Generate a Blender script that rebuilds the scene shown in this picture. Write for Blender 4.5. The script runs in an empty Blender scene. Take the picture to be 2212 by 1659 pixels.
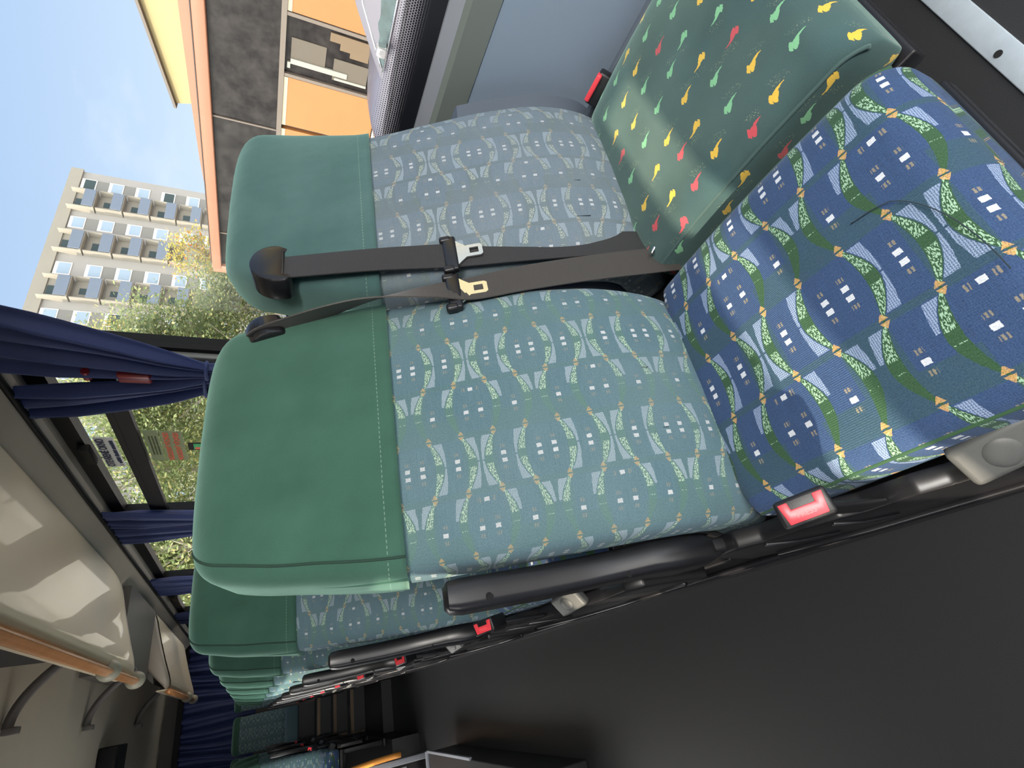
import bpy, bmesh, math, random
from mathutils import Vector, Matrix
random.seed(7)
SC = bpy.context.scene
COL = SC.collection
# ------------------------------------------------------------------ camera
# world: X = towards the window side, Y = towards the rear of the coach, Z = up; seat platform at z = 0
R_ = Vector((0.86179001, -0.50487424, 0.04919327))
D_ = Vector((-0.1788415, -0.39315116, -0.90191345))
F_ = Vector((0.47469326, 0.76846221, -0.42910621))
cam = bpy.data.cameras.new('camera')
cam.sensor_fit = 'HORIZONTAL'; cam.sensor_width = 36.0; cam.lens = 36.0 * 1106.0 / 2212.0
cam.clip_start = 0.01; cam.clip_end = 600
camo = bpy.data.objects.new('camera', cam); COL.objects.link(camo)
m = Matrix.Identity(4)
for i in range(3):
    m[i][0] = D_[i]; m[i][1] = R_[i]; m[i][2] = -F_[i]
m[2][3] = 1.05
camo.matrix_world = m
SC.camera = camo
# ------------------------------------------------------------------ colour management
SC.view_settings.view_transform = 'Standard'; SC.view_settings.look = 'None'
SC.view_settings.gamma = 1.0; SC.view_settings.use_curve_mapping = False
SC.view_settings.exposure = 0.0
# ------------------------------------------------------------------ sun
SUN_DIR = Vector((0.80, 0.10, -0.45)).normalized()      # direction the light travels
sl = bpy.data.lights.new('sun', 'SUN'); sl.energy = 7.0; sl.color = (1.0, 0.86, 0.66); sl.angle = math.radians(0.6)
so = bpy.data.objects.new('sun', sl); COL.objects.link(so)
so.rotation_mode = 'QUATERNION'; so.rotation_quaternion = SUN_DIR.to_track_quat('-Z', 'Y')
so.location = (-12, -2, 12)

# ------------------------------------------------------------------ node expression helper
class X:
    nt = None
    def __init__(s, v): s.v = v
    @staticmethod
    def op(o, *a):
        n = X.nt.nodes.new('ShaderNodeMath'); n.operation = o
        for i, q in enumerate(a):
            if isinstance(q, X): q = q.v
            if isinstance(q, (int, float)): n.inputs[i].default_value = q
            else: X.nt.links.new(q, n.inputs[i])
        return X(n.outputs[0])
    def __add__(s, o): return X.op('ADD', s, o)
    __radd__ = __add__
    def __sub__(s, o): return X.op('SUBTRACT', s, o)
    def __rsub__(s, o): return X.op('SUBTRACT', o, s)
    def __mul__(s, o): return X.op('MULTIPLY', s, o)
    __rmul__ = __mul__
    def __truediv__(s, o): return X.op('DIVIDE', s, o)
def floor(a): return X.op('FLOOR', a)
def frac(a): return X.op('FRACT', a)
def ab(a): return X.op('ABSOLUTE', a)
def mn(a, b): return X.op('MINIMUM', a, b)
def mx(a, b): return X.op('MAXIMUM', a, b)
def lt(a, b): return X.op('LESS_THAN', a, b)
def gt(a, b): return X.op('GREATER_THAN', a, b)
def mod(a, b): return X.op('FLOORED_MODULO', a, b)
def sin(a): return X.op('SINE', a)
def cosn(a): return X.op('COSINE', a)
def pw(a, b): return X.op('POWER', a, b)
def sq(a): return X.op('SQRT', a)
def eq(a, k): return X.op('COMPARE', a, k, 0.25)
def clamp01(a): return mn(mx(a, 0.0), 1.0)

def newmat(name):
    mt = bpy.data.materials.new(name); mt.use_nodes = True
    nt = mt.node_tree; X.nt = nt
    return mt, nt, nt.nodes['Principled BSDF']
def mixc(f, a, b):
    n = X.nt.nodes.new('ShaderNodeMix'); n.data_type = 'RGBA'
    if isinstance(f, X): X.nt.links.new(f.v, n.inputs[0])
    elif isinstance(f, (int, float)): n.inputs[0].default_value = f
    else: X.nt.links.new(f, n.inputs[0])
    for i, q in ((6, a), (7, b)):
        if isinstance(q, tuple): n.inputs[i].default_value = (*q, 1) if len(q) == 3 else q
        else: X.nt.links.new(q, n.inputs[i])
    return n.outputs[2]
def noise(vec, scale, detail=2.0, rough=0.5):
    n = X.nt.nodes.new('ShaderNodeTexNoise'); n.inputs['Scale'].default_value = scale
    n.inputs['Detail'].default_value = detail; n.inputs['Roughness'].default_value = rough
    if vec is not None: X.nt.links.new(vec, n.inputs['Vector'])
    return X(n.outputs['Fac'])
def objco():
    return X.nt.nodes.new('ShaderNodeTexCoord').outputs['Object']
def sep(v):
    n = X.nt.nodes.new('ShaderNodeSeparateXYZ'); X.nt.links.new(v, n.inputs[0])
    return X(n.outputs[0]), X(n.outputs[1]), X(n.outputs[2])
def comb(a, b, c=0.0):
    n = X.nt.nodes.new('ShaderNodeCombineXYZ')
    for i, q in enumerate((a, b, c)):
        if isinstance(q, X): X.nt.links.new(q.v, n.inputs[i])
        else: n.inputs[i].default_value = q
    return n.outputs[0]
def bump(bs, h, strength=0.3, dist=0.002):
    n = X.nt.nodes.new('ShaderNodeBump'); n.inputs['Strength'].default_value = strength
    n.inputs['Distance'].default_value = dist
    X.nt.links.new(h.v, n.inputs['Height']); X.nt.links.new(n.outputs[0], bs.inputs['Normal'])
MATS = {}
def mat(name, col, rough=0.6, metal=0.0, var=0.0, vscale=8.0, bmp=0.0, bscale=200.0, coat=0.0, sheen=0.0, spec=0.5, bdist=0.002):
    if name in MATS: return MATS[name]
    mt, nt, bs = newmat(name)
    bs.inputs['Roughness'].default_value = rough; bs.inputs['Metallic'].default_value = metal
    bs.inputs['Coat Weight'].default_value = coat; bs.inputs['Specular IOR Level'].default_value = spec
    if sheen:
        bs.inputs['Sheen Weight'].default_value = sheen; bs.inputs['Sheen Roughness'].default_value = 0.5
    oc = objco()
    n = noise(oc, vscale, 3.0)
    v = var if var else 0.06
    c = mixc(n, tuple(max(0, q * (1 - v)) for q in col), tuple(min(1, q * (1 + v)) for q in col))
    nt.links.new(c, bs.inputs['Base Color'])
    if bmp: bump(bs, noise(oc, bscale, 2.0), bmp, bdist)
    MATS[name] = mt
    return mt
def fabuv():
    n = X.nt.nodes.new('ShaderNodeUVMap'); n.uv_map = 'fab'
    return n.outputs[0]

# ------------------------------------------------------------------ world
def make_world():
    w = bpy.data.worlds.new('sky'); SC.world = w; w.use_nodes = True
    nt = w.node_tree; X.nt = nt
    bg = nt.nodes['Background']
    d = nt.nodes.new('ShaderNodeTexCoord').outputs['Generated']
    x, y, z = sep(d)
    h = clamp01(z * 1.3)
    base = mixc(pw(h, 0.6), (0.80, 0.90, 1.0), (0.20, 0.375, 0.76))
    n1 = noise(comb(x * 1.6, y * 1.6, z * 3.2), 1.7, 5.0, 0.55)
    cl = clamp01((n1 - 0.50) * 3.4) * 0.75
    c = mixc(cl, base, (0.90, 0.94, 1.0))
    # aureole round the sun, far away from the visible part of the sky
    dot = x * (-SUN_DIR.x) + y * (-SUN_DIR.y) + z * (-SUN_DIR.z)
    glow = pw(mx(dot * 0.70 + 0.30, 0.0), 2.0) * 11.5
    glow = glow * gt(z, -0.02)
    st = 1.75 + glow
    st = st * (0.35 + 0.65 * clamp01(z * 20.0 + 1.0))
    c = mixc(clamp01(glow * 0.3), c, (0.98, 0.96, 0.92))
    nt.links.new(c, bg.inputs['Color']); nt.links.new(st.v, bg.inputs['Strength'])
make_world()

# ------------------------------------------------------------------ mesh helpers
def tag(o, label=None, cat=None, group=None, kind=None):
    if label: o['label'] = label
    if cat: o['category'] = cat
    if group: o['group'] = group
    if kind: o['kind'] = kind
    return o
def empty(name, loc=(0, 0, 0), label=None, cat=None, group=None, rz=0):
    o = bpy.data.objects.new(name, None); COL.objects.link(o); o.location = loc
    o.rotation_euler = (0, 0, rz); o.empty_display_size = 0.05
    return tag(o, label, cat, group)
class MB:
    def __init__(s): s.v = []; s.f = []; s.uv = []
    def add(s, vs, fs, uvs=None):
        b = len(s.v); s.v += [tuple(q) for q in vs]; s.f += [tuple(b + i for i in f) for f in fs]
        s.uv += (list(uvs) if uvs else [(0, 0)] * len(vs))
        return s
    def box(s, c, d, rot=None, bev=0.0):
        cx, cy, cz = c; dx, dy, dz = (q / 2 for q in d)
        if bev > 0:
            bm = bmesh.new(); bmesh.ops.create_cube(bm, size=1.0)
            bmesh.ops.scale(bm, vec=d, verts=bm.verts)
            bmesh.ops.bevel(bm, geom=bm.edges[:], offset=bev, segments=3, affect='EDGES', profile=0.5)
            vs = [v.co.copy() for v in bm.verts]; bm.verts.index_update()
            fs = [[v.index for v in f.verts] for f in bm.faces]; bm.free()
        else:
            vs = [Vector((a * dx, b * dy, e * dz)) for a in (-1, 1) for b in (-1, 1) for e in (-1, 1)]
            fs = [(0, 1, 3, 2), (4, 6, 7, 5), (0, 4, 5, 1), (2, 3, 7, 6), (0, 2, 6, 4), (1, 5, 7, 3)]
        if rot is not None: vs = [rot @ v for v in vs]
        return s.add([v + Vector(c) for v in vs], fs)
    def bb(s, a, b, bev=0.0):
        return s.box([(p + q) / 2 for p, q in zip(a, b)], [abs(q - p) for p, q in zip(a, b)], None, bev)
    def tube(s, pts, r, n=10, caps=True, sx=1.0):
        pts = [Vector(p) for p in pts]; vs = []; fs = []; up = None
        for i, p in enumerate(pts):
            t = (pts[min(i + 1, len(pts) - 1)] - pts[max(i - 1, 0)]).normalized()
            if up is None: up = Vector((0, 0, 1)) if abs(t.z) < 0.9 else Vector((1, 0, 0))
            a = t.cross(up).normalized(); b = a.cross(t).normalized(); up = b
            rr = r[i] if isinstance(r, (list, tuple)) else r
            for k in range(n):
                an = 2 * math.pi * k / n
                vs.append(p + a * (math.cos(an) * rr * sx) + b * (math.sin(an) * rr))
        for i in range(len(pts) - 1):
            for k in range(n):
                k2 = (k + 1) % n
                fs.append((i * n + k, i * n + k2, (i + 1) * n + k2, (i + 1) * n + k))
        if caps:
            fs.append(tuple(range(n - 1, -1, -1))); fs.append(tuple((len(pts) - 1) * n + k for k in range(n)))
        return s.add(vs, fs)
    def loft(s, rings, cap0=True, cap1=True, uvs=None):
        n = len(rings[0]); vs = [p for r in rings for p in r]; fs = []
        for i in range(len(rings) - 1):
            for k in range(n):
                k2 = (k + 1) % n
                fs.append((i * n + k, i * n + k2, (i + 1) * n + k2, (i + 1) * n + k))
        if cap0: fs.append(tuple(range(n - 1, -1, -1)))
        if cap1: fs.append(tuple((len(rings) - 1) * n + k for k in range(n)))
        return s.add(vs, fs, uvs)
    def prism(s, poly, axis, a, b, bev=0.0):
        """poly in the two other axes (cyclic order), extruded along axis from a to b"""
        def P(u, v, w):
            return {'x': (w, u, v), 'y': (u, w, v), 'z': (u, v, w)}[axis]
        n = len(poly)
        bm = bmesh.new()
        v0 = [bm.verts.new(P(u, v, a)) for u, v in poly]; v1 = [bm.verts.new(P(u, v, b)) for u, v in poly]
        bm.faces.new(v0[::-1]); bm.faces.new(v1)
        for i in range(n):
            j = (i + 1) % n; bm.faces.new((v0[i], v0[j], v1[j], v1[i]))
        bmesh.ops.recalc_face_normals(bm, faces=bm.faces[:])
        if bev: bmesh.ops.bevel(bm, geom=bm.edges[:], offset=bev, segments=2, affect='EDGES', profile=0.5)
        bm.verts.index_update()
        vs = [v.co.copy() for v in bm.verts]; fs = [[v.index for v in f.verts] for f in bm.faces]; bm.free()
        return s.add(vs, fs)
    def grid(s, fn, nu, nv, uvfn=None):
        vs = []; uv = []
        for i in range(nu + 1):
            for j in range(nv + 1):
                vs.append(fn(i / nu, j / nv)); uv.append(uvfn(i / nu, j / nv) if uvfn else (i / nu, j / nv))
        fs = [(i * (nv + 1) + j, (i + 1) * (nv + 1) + j, (i + 1) * (nv + 1) + j + 1, i * (nv + 1) + j + 1) for i in range(nu) for j in range(nv)]
        return s.add(vs, fs, uv)
    def quad(s, a, b, c, d): return s.add([a, b, c, d], [(0, 1, 2, 3)])
    def build(s, name, material, parent=None, smooth=False, label=None, cat=None, kind=None, group=None, recalc=True):
        me = bpy.data.meshes.new(name); me.from_pydata([tuple(q) for q in s.v], [], s.f)
        uvl = me.uv_layers.new(name='fab')
        li = [0] * len(me.loops); me.loops.foreach_get('vertex_index', li)
        buf = []
        for i in li: buf += [s.uv[i][0], s.uv[i][1]]
        uvl.data.foreach_set('uv', buf)
        if recalc:
            bm = bmesh.new(); bm.from_mesh(me); bmesh.ops.recalc_face_normals(bm, faces=bm.faces[:]); bm.to_mesh(me); bm.free()
        if smooth:
            me.polygons.foreach_set('use_smooth', [True] * len(me.polygons))
            if smooth is not True: me.set_sharp_from_angle(angle=math.radians(smooth))
        for q in (material if isinstance(material, list) else [material]): me.materials.append(q)
        me.update()
        o = bpy.data.objects.new(name, me); COL.objects.link(o)
        if parent is not None: o.parent = parent
        return tag(o, label, cat, group, kind)
def children(o): return [c for c in bpy.data.objects if c.parent == o]
def copy_tree(o, parent=None):
    c = o.copy(); COL.objects.link(c)
    if parent is not None: c.parent = parent
    for ch in children(o): copy_tree(ch, c)
    return c
def interp(tab, t):
    if t <= tab[0][0]: return tab[0][1]
    for (a, p), (b, q) in zip(tab, tab[1:]):
        if t <= b:
            f = (t - a) / (b - a)
            return p + (q - p) * f
    return tab[-1][1]
def smooth_tab(tab, n=60):
    """Catmull-Rom resampling of a table so that lofts have no kinks"""
    ts = [a for a, _ in tab]; out = []
    for k in range(n + 1):
        t = ts[0] + (ts[-1] - ts[0]) * k / n
        i = 0
        while i < len(ts) - 2 and t > ts[i + 1]: i += 1
        t0, t1 = ts[i], ts[i + 1]; f = (t - t0) / (t1 - t0)
        p = [tab[max(i - 1, 0)][1], tab[i][1], tab[i + 1][1], tab[min(i + 2, len(tab) - 1)][1]]
        d1 = (p[2] - p[0]) / max(1e-6, ts[i + 1] - ts[max(i - 1, 0)]) * (t1 - t0)
        d2 = (p[3] - p[1]) / max(1e-6, ts[min(i + 2, len(ts) - 1)] - ts[i]) * (t1 - t0)
        h = (2 * f**3 - 3 * f**2 + 1) * p[1] + (f**3 - 2 * f**2 + f) * d1 + (-2 * f**3 + 3 * f**2) * p[2] + (f**3 - f**2) * d2
        out.append((t, h))
    return out
def wob(x, y, z, s=1.0):
    return (math.sin(x * 13.1 * s + 1.3) * math.sin(y * 17.7 * s + 0.4) + math.sin(z * 19.3 * s + x * 7.1 * s) * 0.7 + math.sin((x + z) * 31.0 * s) * 0.35) / 2

# ------------------------------------------------------------------ fabrics
def vine_fabric(name, pal, rib=1.0, fade=0.0, off=(0.0, 0.0), twig=1.0, deep=1.0, scale=1.0):
    mt, nt, bs = newmat(name)
    uv = fabuv(); ux, uy, _ = sep(uv)
    nz = noise(uv, 900.0, 2.0)
    wx = ux + (noise(uv, 300.0, 1.0) - 0.5) * 0.0016
    wy = uy + (noise(comb(uy, ux, 3.1), 300.0, 1.0) - 0.5) * 0.0016
    u = (wx - off[0]) / (0.0965 * scale); v = (wy - off[1]) / (0.0545 * scale)
    i = floor(u); fu = u - i
    c = mod(floor(v) + i * 2.0, 4.0); fv = frac(v)
    t = mod(i, 2.0)                                   # 0 = band of pairs, 1 = band of singles
    b = sin(fu * math.pi)
    A = 0.25
    # signs of the bulge of vine 0..3: -,+,+,-
    sL = 1.0 - 2.0 * mx(eq(c, 0.0), eq(c, 3.0))       # left vine of the cell
    sR = 1.0 - 2.0 * mx(eq(c, 2.0), eq(c, 3.0))       # right vine of the cell (vine c+1)
    qL = (fv - sL * A * b) * sL                       # >0 on the bulge side
    qR = (fv - 1.0 - sR * A * b) * sR
    q = X.op('MULTIPLY', qL, lt(ab(qL), ab(qR))) + qR * gt(ab(qL), ab(qR) - 1e-6)
    half = 0.025 + 0.105 * b
    vine = lt(ab(q), half)
    # hatched trapezoids on the bulge side of both vines
    def hatch(qq):
        w = 0.055 + 0.27 * pw(ab(fu - 0.5) * 2.0, 1.6)
        e0 = half + 0.02
        hm = gt(qq, e0) * lt(qq, e0 + w) * gt(fu, 0.06) * lt(fu, 0.94) * gt(ab(fu - 0.5), 0.012)
        return hm * mx(1.0 - t, gt(fu, 0.60))
    H = mx(hatch(qL), hatch(qR))
    hl = 0.30 + 0.70 * gt(sin(v * 150.0 + 0.6 * sin(fu * 240.0)) + 0.55 * sin(fu * 240.0) + (nz - 0.5) * 1.2, -0.15)
    # twigs in the vines
    tn = noise(comb(wx * 0.62 / scale, (wy - A * 0.02 * b * sL) * 1.5 / scale, 0.0), 460.0, 1.0, 0.5)
    tw = gt(tn, 0.51) * lt(ab(q), half * 0.80) * vine
    tw = tw * gt(ab(fu - 0.5), 0.07) * lt(ab(fu - 0.5), 0.47)
    tw = tw * mx(1.0 - t, gt(fu, 0.42))
    # orange bows
    bow = lt(ab(fu - 0.5), 0.5) * gt(ab(fu - 0.5), 0.415) * lt(mn(ab(fv), ab(1.0 - fv)), 0.01 + 1.15 * (ab(fu - 0.5) - 0.415)) * lt(ab(fu - 0.5), 0.487) 
    bow = bow * (0.45 + 0.55 * gt(nz, 0.46))
    # white squares
    def rect(cu, cv, hu, hv): return lt(ab(fu - cu), hu) * lt(ab(fv - cv), hv)
    def squares(cv): 
        p = mx(rect(0.435, cv, 0.034, 0.075), rect(0.565, cv, 0.034, 0.075))
        s_ = rect(0.42, cv, 0.034, 0.075)
        return p * (1.0 - t) + s_ * t
    def marks(cv):
        p = mx(rect(0.315, cv, 0.030, 0.07), rect(0.685, cv, 0.030, 0.07))
        s_ = mx(rect(0.30, cv, 0.030, 0.07), rect(0.545, cv, 0.030, 0.07))
        return p * (1.0 - t) + s_ * t
    e0 = eq(c, 0.0); e1 = eq(c, 1.0); e3 = eq(c, 3.0)
    W = e0 * mx(squares(0.27), squares(0.73)) + e1 * squares(0.80) + e3 * squares(0.20)
    Mk = e0 * mx(marks(0.27), marks(0.73)) + e1 * marks(0.80) + e3 * marks(0.20)
    W = mx(W, e0 * t * rect(0.86, 0.5, 0.034, 0.075))
    Mk = mx(Mk, e0 * t * mx(rect(0.86, 0.28, 0.04, 0.05), rect(0.86, 0.72, 0.04, 0.05)))
    Mk = Mk * gt(sin(v * 90.0) + (nz - 0.5) * 3.0, -0.25)
    # ground: blue ovals with teal blocks
    teal = mx(eq(c, 2.0) * lt(qL, 0.0 - half) , lt(ab(fu - 0.5), 0.5) * gt(ab(fu - 0.5), 0.455))
    teal = mx(teal, eq(c, 2.0) * gt(qL, half) * gt(0.0 - qR, -2.0))
    teal = mx(teal, t * gt(fu, 0.0) * lt(fu, 0.36) * mx(e1, e3) )
    tl = clamp01(teal * (0.55 + 0.45 * noise(uv, 45.0, 2.0)))
    streak = noise(comb(ux * 0.25, uy * 9.0, 0.0), 160.0, 2.0)
    blue = mixc(clamp01(streak * 1.5 - 0.25), pal['blue0'], pal['blue1'])
    col = mixc(tl * 0.75, blue, pal['teal'])
    col = mixc(vine * deep, col, pal['green'])
    col = mixc(H * hl, col, pal['hatch'])
    col = mixc(tw * twig, col, pal['twig'])
    col = mixc(bow * 0.9, col, pal['orange'])
    col = mixc(Mk * 0.75, col, pal['mark'])
    col = mixc(W, col, pal['white'])
    if fade:
        col = mixc(clamp01(noise(uv, 7.0, 3.0) * 1.4 - 0.2) * fade, col, pal['faded'])
    fz = noise(comb(ux * 1.0, uy * 2.0, 0.0), 480.0, 3.0, 0.75)
    col = mixc(clamp01(fz * 2.2 - 0.6), mixc(0.66, (0, 0, 0), col), mixc(0.05, col, (1, 1, 1)))
    nt.links.new(col, bs.inputs['Base Color'])
    bs.inputs['Roughness'].default_value = 0.95; bs.inputs['Specular IOR Level'].default_value = 0.1
    bs.inputs['Sheen Weight'].default_value = 0.12; bs.inputs['Sheen Roughness'].default_value = 0.45
    bs.inputs['Sheen Tint'].default_value = (0.7, 0.85, 1.0, 1)
    ribs = sin(ux * 2600.0) * 0.5 * rib + fz * 1.3
    bump(bs, ribs, 0.35, 0.0015)
    return mt
def comma_fabric(name):
    mt, nt, bs = newmat(name)
    uv = fabuv(); ux, uy, _ = sep(uv)
    S = 0.062
    wx = ux + (noise(uv, 260.0, 2.0) - 0.5) * 0.0030
    wy = uy + (noise(comb(uy, ux, 2.0), 260.0, 2.0) - 0.5) * 0.0030
    row = floor(wy / S * 1.25)
    u = wx / S + frac(row * 0.37) ; v = wy / S * 1.25
    iu = floor(u)
    wn = nt.nodes.new('ShaderNodeTexWhiteNoise'); wn.noise_dimensions = '2D'
    nt.links.new(comb(iu + 0.5, row + 0.5), wn.inputs['Vector'])
    rv = X(wn.outputs['Value']); r1, r2, r3 = sep(wn.outputs['Color'])
    px = (u - iu) - (0.36 + r1 * 0.24); py = (v - row) - (0.42 + r2 * 0.22)
    flip = 1.0 - 2.0 * gt(r3, 0.7)
    px = px * flip; py = py * flip
    # head blob
    ang = 0.85
    a = px * math.cos(ang) - py * math.sin(ang); bq = px * math.sin(ang) + py * math.cos(ang)
    cv = bq + 1.7 * a * a
    head = lt(sq(a * a * 1.0 + cv * cv * 2.6), 0.135)
    tail = gt(a, 0.0) * lt(a, 0.34) * lt(ab(cv - 0.12 * a), 0.062 * (1.0 - a * 2.4))
    lobe = gt(a, -0.17) * lt(a, 0.02) * lt(ab(cv - 0.11), 0.05)
    shp = mx(head, mx(tail, lobe))
    dots = gt(a, 0.20) * lt(a, 0.66) * lt(ab(cv - 0.25), 0.15) * gt(noise(comb(wx, wy, 5.0), 520.0, 1.0), 0.64)
    base = mixc(clamp01(noise(uv, 9.0, 4.0) * 1.8 - 0.4), (0.016, 0.048, 0.045), (0.034, 0.092, 0.100))
    base = mixc(clamp01(noise(comb(ux, uy, 4.0), 5.0, 3.0) * 2.0 - 0.75) * 0.7, base, (0.10, 0.15, 0.12))
    colm = mixc(gt(rv, 0.45), (0.75, 0.48, 0.05), (0.20, 0.50, 0.26))
    colm = mixc(gt(rv, 0.80), colm, (0.55, 0.06, 0.08))
    col = mixc(dots * 0.55, base, (0.35, 0.40, 0.22))
    col = mixc(shp, col, colm)
    fz = noise(comb(ux * 2.0, uy, 0.0), 700.0, 2.0, 0.7)
    col = mixc(fz, mixc(0.78, (0, 0, 0), col), mixc(0.05, col, (1, 1, 1)))
    nt.links.new(col, bs.inputs['Base Color'])
    bs.inputs['Roughness'].default_value = 0.95; bs.inputs['Specular IOR Level'].default_value = 0.1
    bs.inputs['Sheen Weight'].default_value = 0.5; bs.inputs['Sheen Roughness'].default_value = 0.4
    bs.inputs['Sheen Tint'].default_value = (0.6, 0.9, 0.8, 1)
    bump(bs, fz, 0.3, 0.0015)
    return mt
PAL_NEW = dict(blue0=(0.012, 0.040, 0.115), blue1=(0.028, 0.085, 0.225), teal=(0.022, 0.080, 0.088), green=(0.020, 0.085, 0.028),
               hatch=(0.30, 0.40, 0.60), twig=(0.36, 0.58, 0.40), orange=(0.68, 0.40, 0.13), mark=(0.34, 0.29, 0.18), white=(0.70, 0.74, 0.80), faded=(0.3, 0.35, 0.4))
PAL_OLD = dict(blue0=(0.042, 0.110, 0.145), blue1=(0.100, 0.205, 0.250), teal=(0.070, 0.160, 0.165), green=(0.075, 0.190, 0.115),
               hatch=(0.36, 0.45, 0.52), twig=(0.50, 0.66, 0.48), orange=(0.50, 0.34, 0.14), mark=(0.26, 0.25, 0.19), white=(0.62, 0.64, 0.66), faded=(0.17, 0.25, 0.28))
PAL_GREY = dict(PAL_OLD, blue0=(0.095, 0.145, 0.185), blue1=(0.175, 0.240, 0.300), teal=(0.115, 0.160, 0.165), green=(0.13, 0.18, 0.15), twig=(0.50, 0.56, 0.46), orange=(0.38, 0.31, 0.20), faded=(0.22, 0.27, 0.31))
M_VINE_NEW = vine_fabric('vine_cloth_blue', PAL_NEW, 1.0, 0.0, off=(0.043, 0.101 - 0.0545 * 2))
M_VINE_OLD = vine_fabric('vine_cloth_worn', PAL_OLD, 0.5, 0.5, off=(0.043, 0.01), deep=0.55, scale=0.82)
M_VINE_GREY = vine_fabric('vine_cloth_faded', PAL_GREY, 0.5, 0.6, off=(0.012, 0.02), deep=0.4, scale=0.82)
M_COMMA = comma_fabric('comma_cloth_green')

def cover_mat(name, c0, c1):
    mt, nt, bs = newmat(name)
    uv = fabuv(); ux, uy, _ = sep(uv)
    n = noise(uv, 600.0, 2.0, 0.7); n2 = noise(uv, 11.0, 3.0)
    col = mixc(clamp01(n2 * 1.6 - 0.3), c0, c1)
    col = mixc(n * 0.5, col, mixc(0.5, (0, 0, 0), col))
    hem = lt(ab(uy - 0.022), 0.0006) * gt(sin(ux * 900.0), -0.3)
    col = mixc(hem * 0.6, col, (0.22, 0.34, 0.27))
    nt.links.new(col, bs.inputs['Base Color'])
    bs.inputs['Roughness'].default_value = 0.95; bs.inputs['Specular IOR Level'].default_value = 0.1
    bs.inputs['Sheen Weight'].default_value = 0.5; bs.inputs['Sheen Roughness'].default_value = 0.5
    bs.inputs['Sheen Tint'].default_value = (0.6, 1.0, 0.85, 1)
    fold = noise(comb(ux * 1.0, uy * 0.45 + ux * 0.3, 0.0), 16.0, 2.0, 0.45)
    bump(bs, n * 0.12 + fold * 0.8, 0.35, 0.010)
    return mt
M_COVER = cover_mat('cover_green_cloth', (0.036, 0.096, 0.068), (0.058, 0.140, 0.105))
M_COVER_W = cover_mat('cover_blue_green_cloth', (0.055, 0.118, 0.116), (0.094, 0.172, 0.170))
M_SIDE = mat('pale_side_cloth', (0.30, 0.30, 0.14), 0.9, var=0.25, vscale=90, bmp=0.3, bscale=500)
M_BLACK = mat('black_plastic', (0.009, 0.009, 0.011), 0.42, bmp=0.15, bscale=900, bdist=0.0005)
M_BLACKG = mat('black_plastic_satin', (0.010, 0.010, 0.012), 0.30, bmp=0.05, bscale=600, bdist=0.0005)
M_SLATE = mat('slate_plastic', (0.085, 0.105, 0.135), 0.45, bmp=0.1, bscale=700, bdist=0.0005)
M_DARKIN = mat('dark_void_plastic', (0.008, 0.008, 0.009), 0.7)
M_KNOB = mat('pale_grey_plastic', (0.085, 0.088, 0.085), 0.5, bmp=0.2, bscale=900, bdist=0.0004)
M_RED = mat('red_plastic', (0.80, 0.055, 0.075), 0.35)
M_REDD = mat('dark_red_plastic', (0.20, 0.012, 0.018), 0.4)
M_STEEL = mat('polished_steel', (0.75, 0.76, 0.76), 0.18, 1.0, var=0.05)
M_ALU = mat('brushed_aluminium', (0.52, 0.60, 0.67), 0.5, 0.35, var=0.15, vscale=30, bmp=0.15, bscale=120)
M_COPPER = mat('orange_bronze_rail', (0.72, 0.34, 0.14), 0.25, 0.15, var=0.2, vscale=20)
M_CREAM = mat('cream_rack_panel', (0.86, 0.75, 0.55), 0.42, coat=0.25, var=0.05, vscale=2)
M_RACKIN = mat('grey_rack_lining', (0.22, 0.22, 0.21), 0.7)
M_TAUPE = mat('taupe_trim', (0.50, 0.45, 0.38), 0.42, var=0.05)
M_CEIL = mat('ceiling_grey_felt', (0.46, 0.43, 0.36), 0.75, var=0.04)
M_CEIL2 = mat('ceiling_grey_bracket', (0.12, 0.115, 0.11), 0.5)
M_PANEL = mat('blue_grey_wall_panel', (0.25, 0.32, 0.41), 0.42, var=0.05, vscale=3)
M_OLIVE = mat('olive_grey_ledge', (0.15, 0.175, 0.165), 0.5, var=0.04)
M_GASK = mat('grey_window_gasket', (0.28, 0.30, 0.34), 0.35)
M_FRAME = mat('black_window_frame', (0.006, 0.006, 0.007), 0.55, spec=0.25)
M_PILLAR = mat('grey_pillar', (0.28, 0.29, 0.27), 0.5)
def floor_mat():
    mt, nt, bs = newmat('dark_speckled_floor')
    oc = objco(); n = noise(oc, 450.0, 2.0); n2 = noise(oc, 3.0, 3.0)
    c = mixc(n, (0.014, 0.015, 0.017), (0.036, 0.037, 0.040)); c = mixc(n2 * 0.4, c, (0.024, 0.024, 0.025))
    nt.links.new(c, bs.inputs['Base Color']); bs.inputs['Roughness'].default_value = 0.45
    bump(bs, n, 0.1, 0.0005)
    return mt
M_FLOOR = floor_mat()
def belt_mat(name, c):
    mt, nt, bs = newmat(name)
    uv = fabuv(); ux, uy, _ = sep(uv)
    w = sin(uy * 3200.0) * 0.5 + 0.5
    st = gt(sin(ux * 260.0), 0.75)
    col = mixc(w * 0.5 + noise(uv, 800.0) * 0.4, tuple(q * 0.6 for q in c), tuple(q * 1.5 for q in c))
    nt.links.new(col, bs.inputs['Base Color']); bs.inputs['Roughness'].default_value = 0.55
    bs.inputs['Sheen Weight'].default_value = 0.2
    bump(bs, w + st * 0.5, 0.3, 0.0006)
    return mt
M_BELT = belt_mat('belt_webbing_black', (0.019, 0.018, 0.019))
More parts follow.
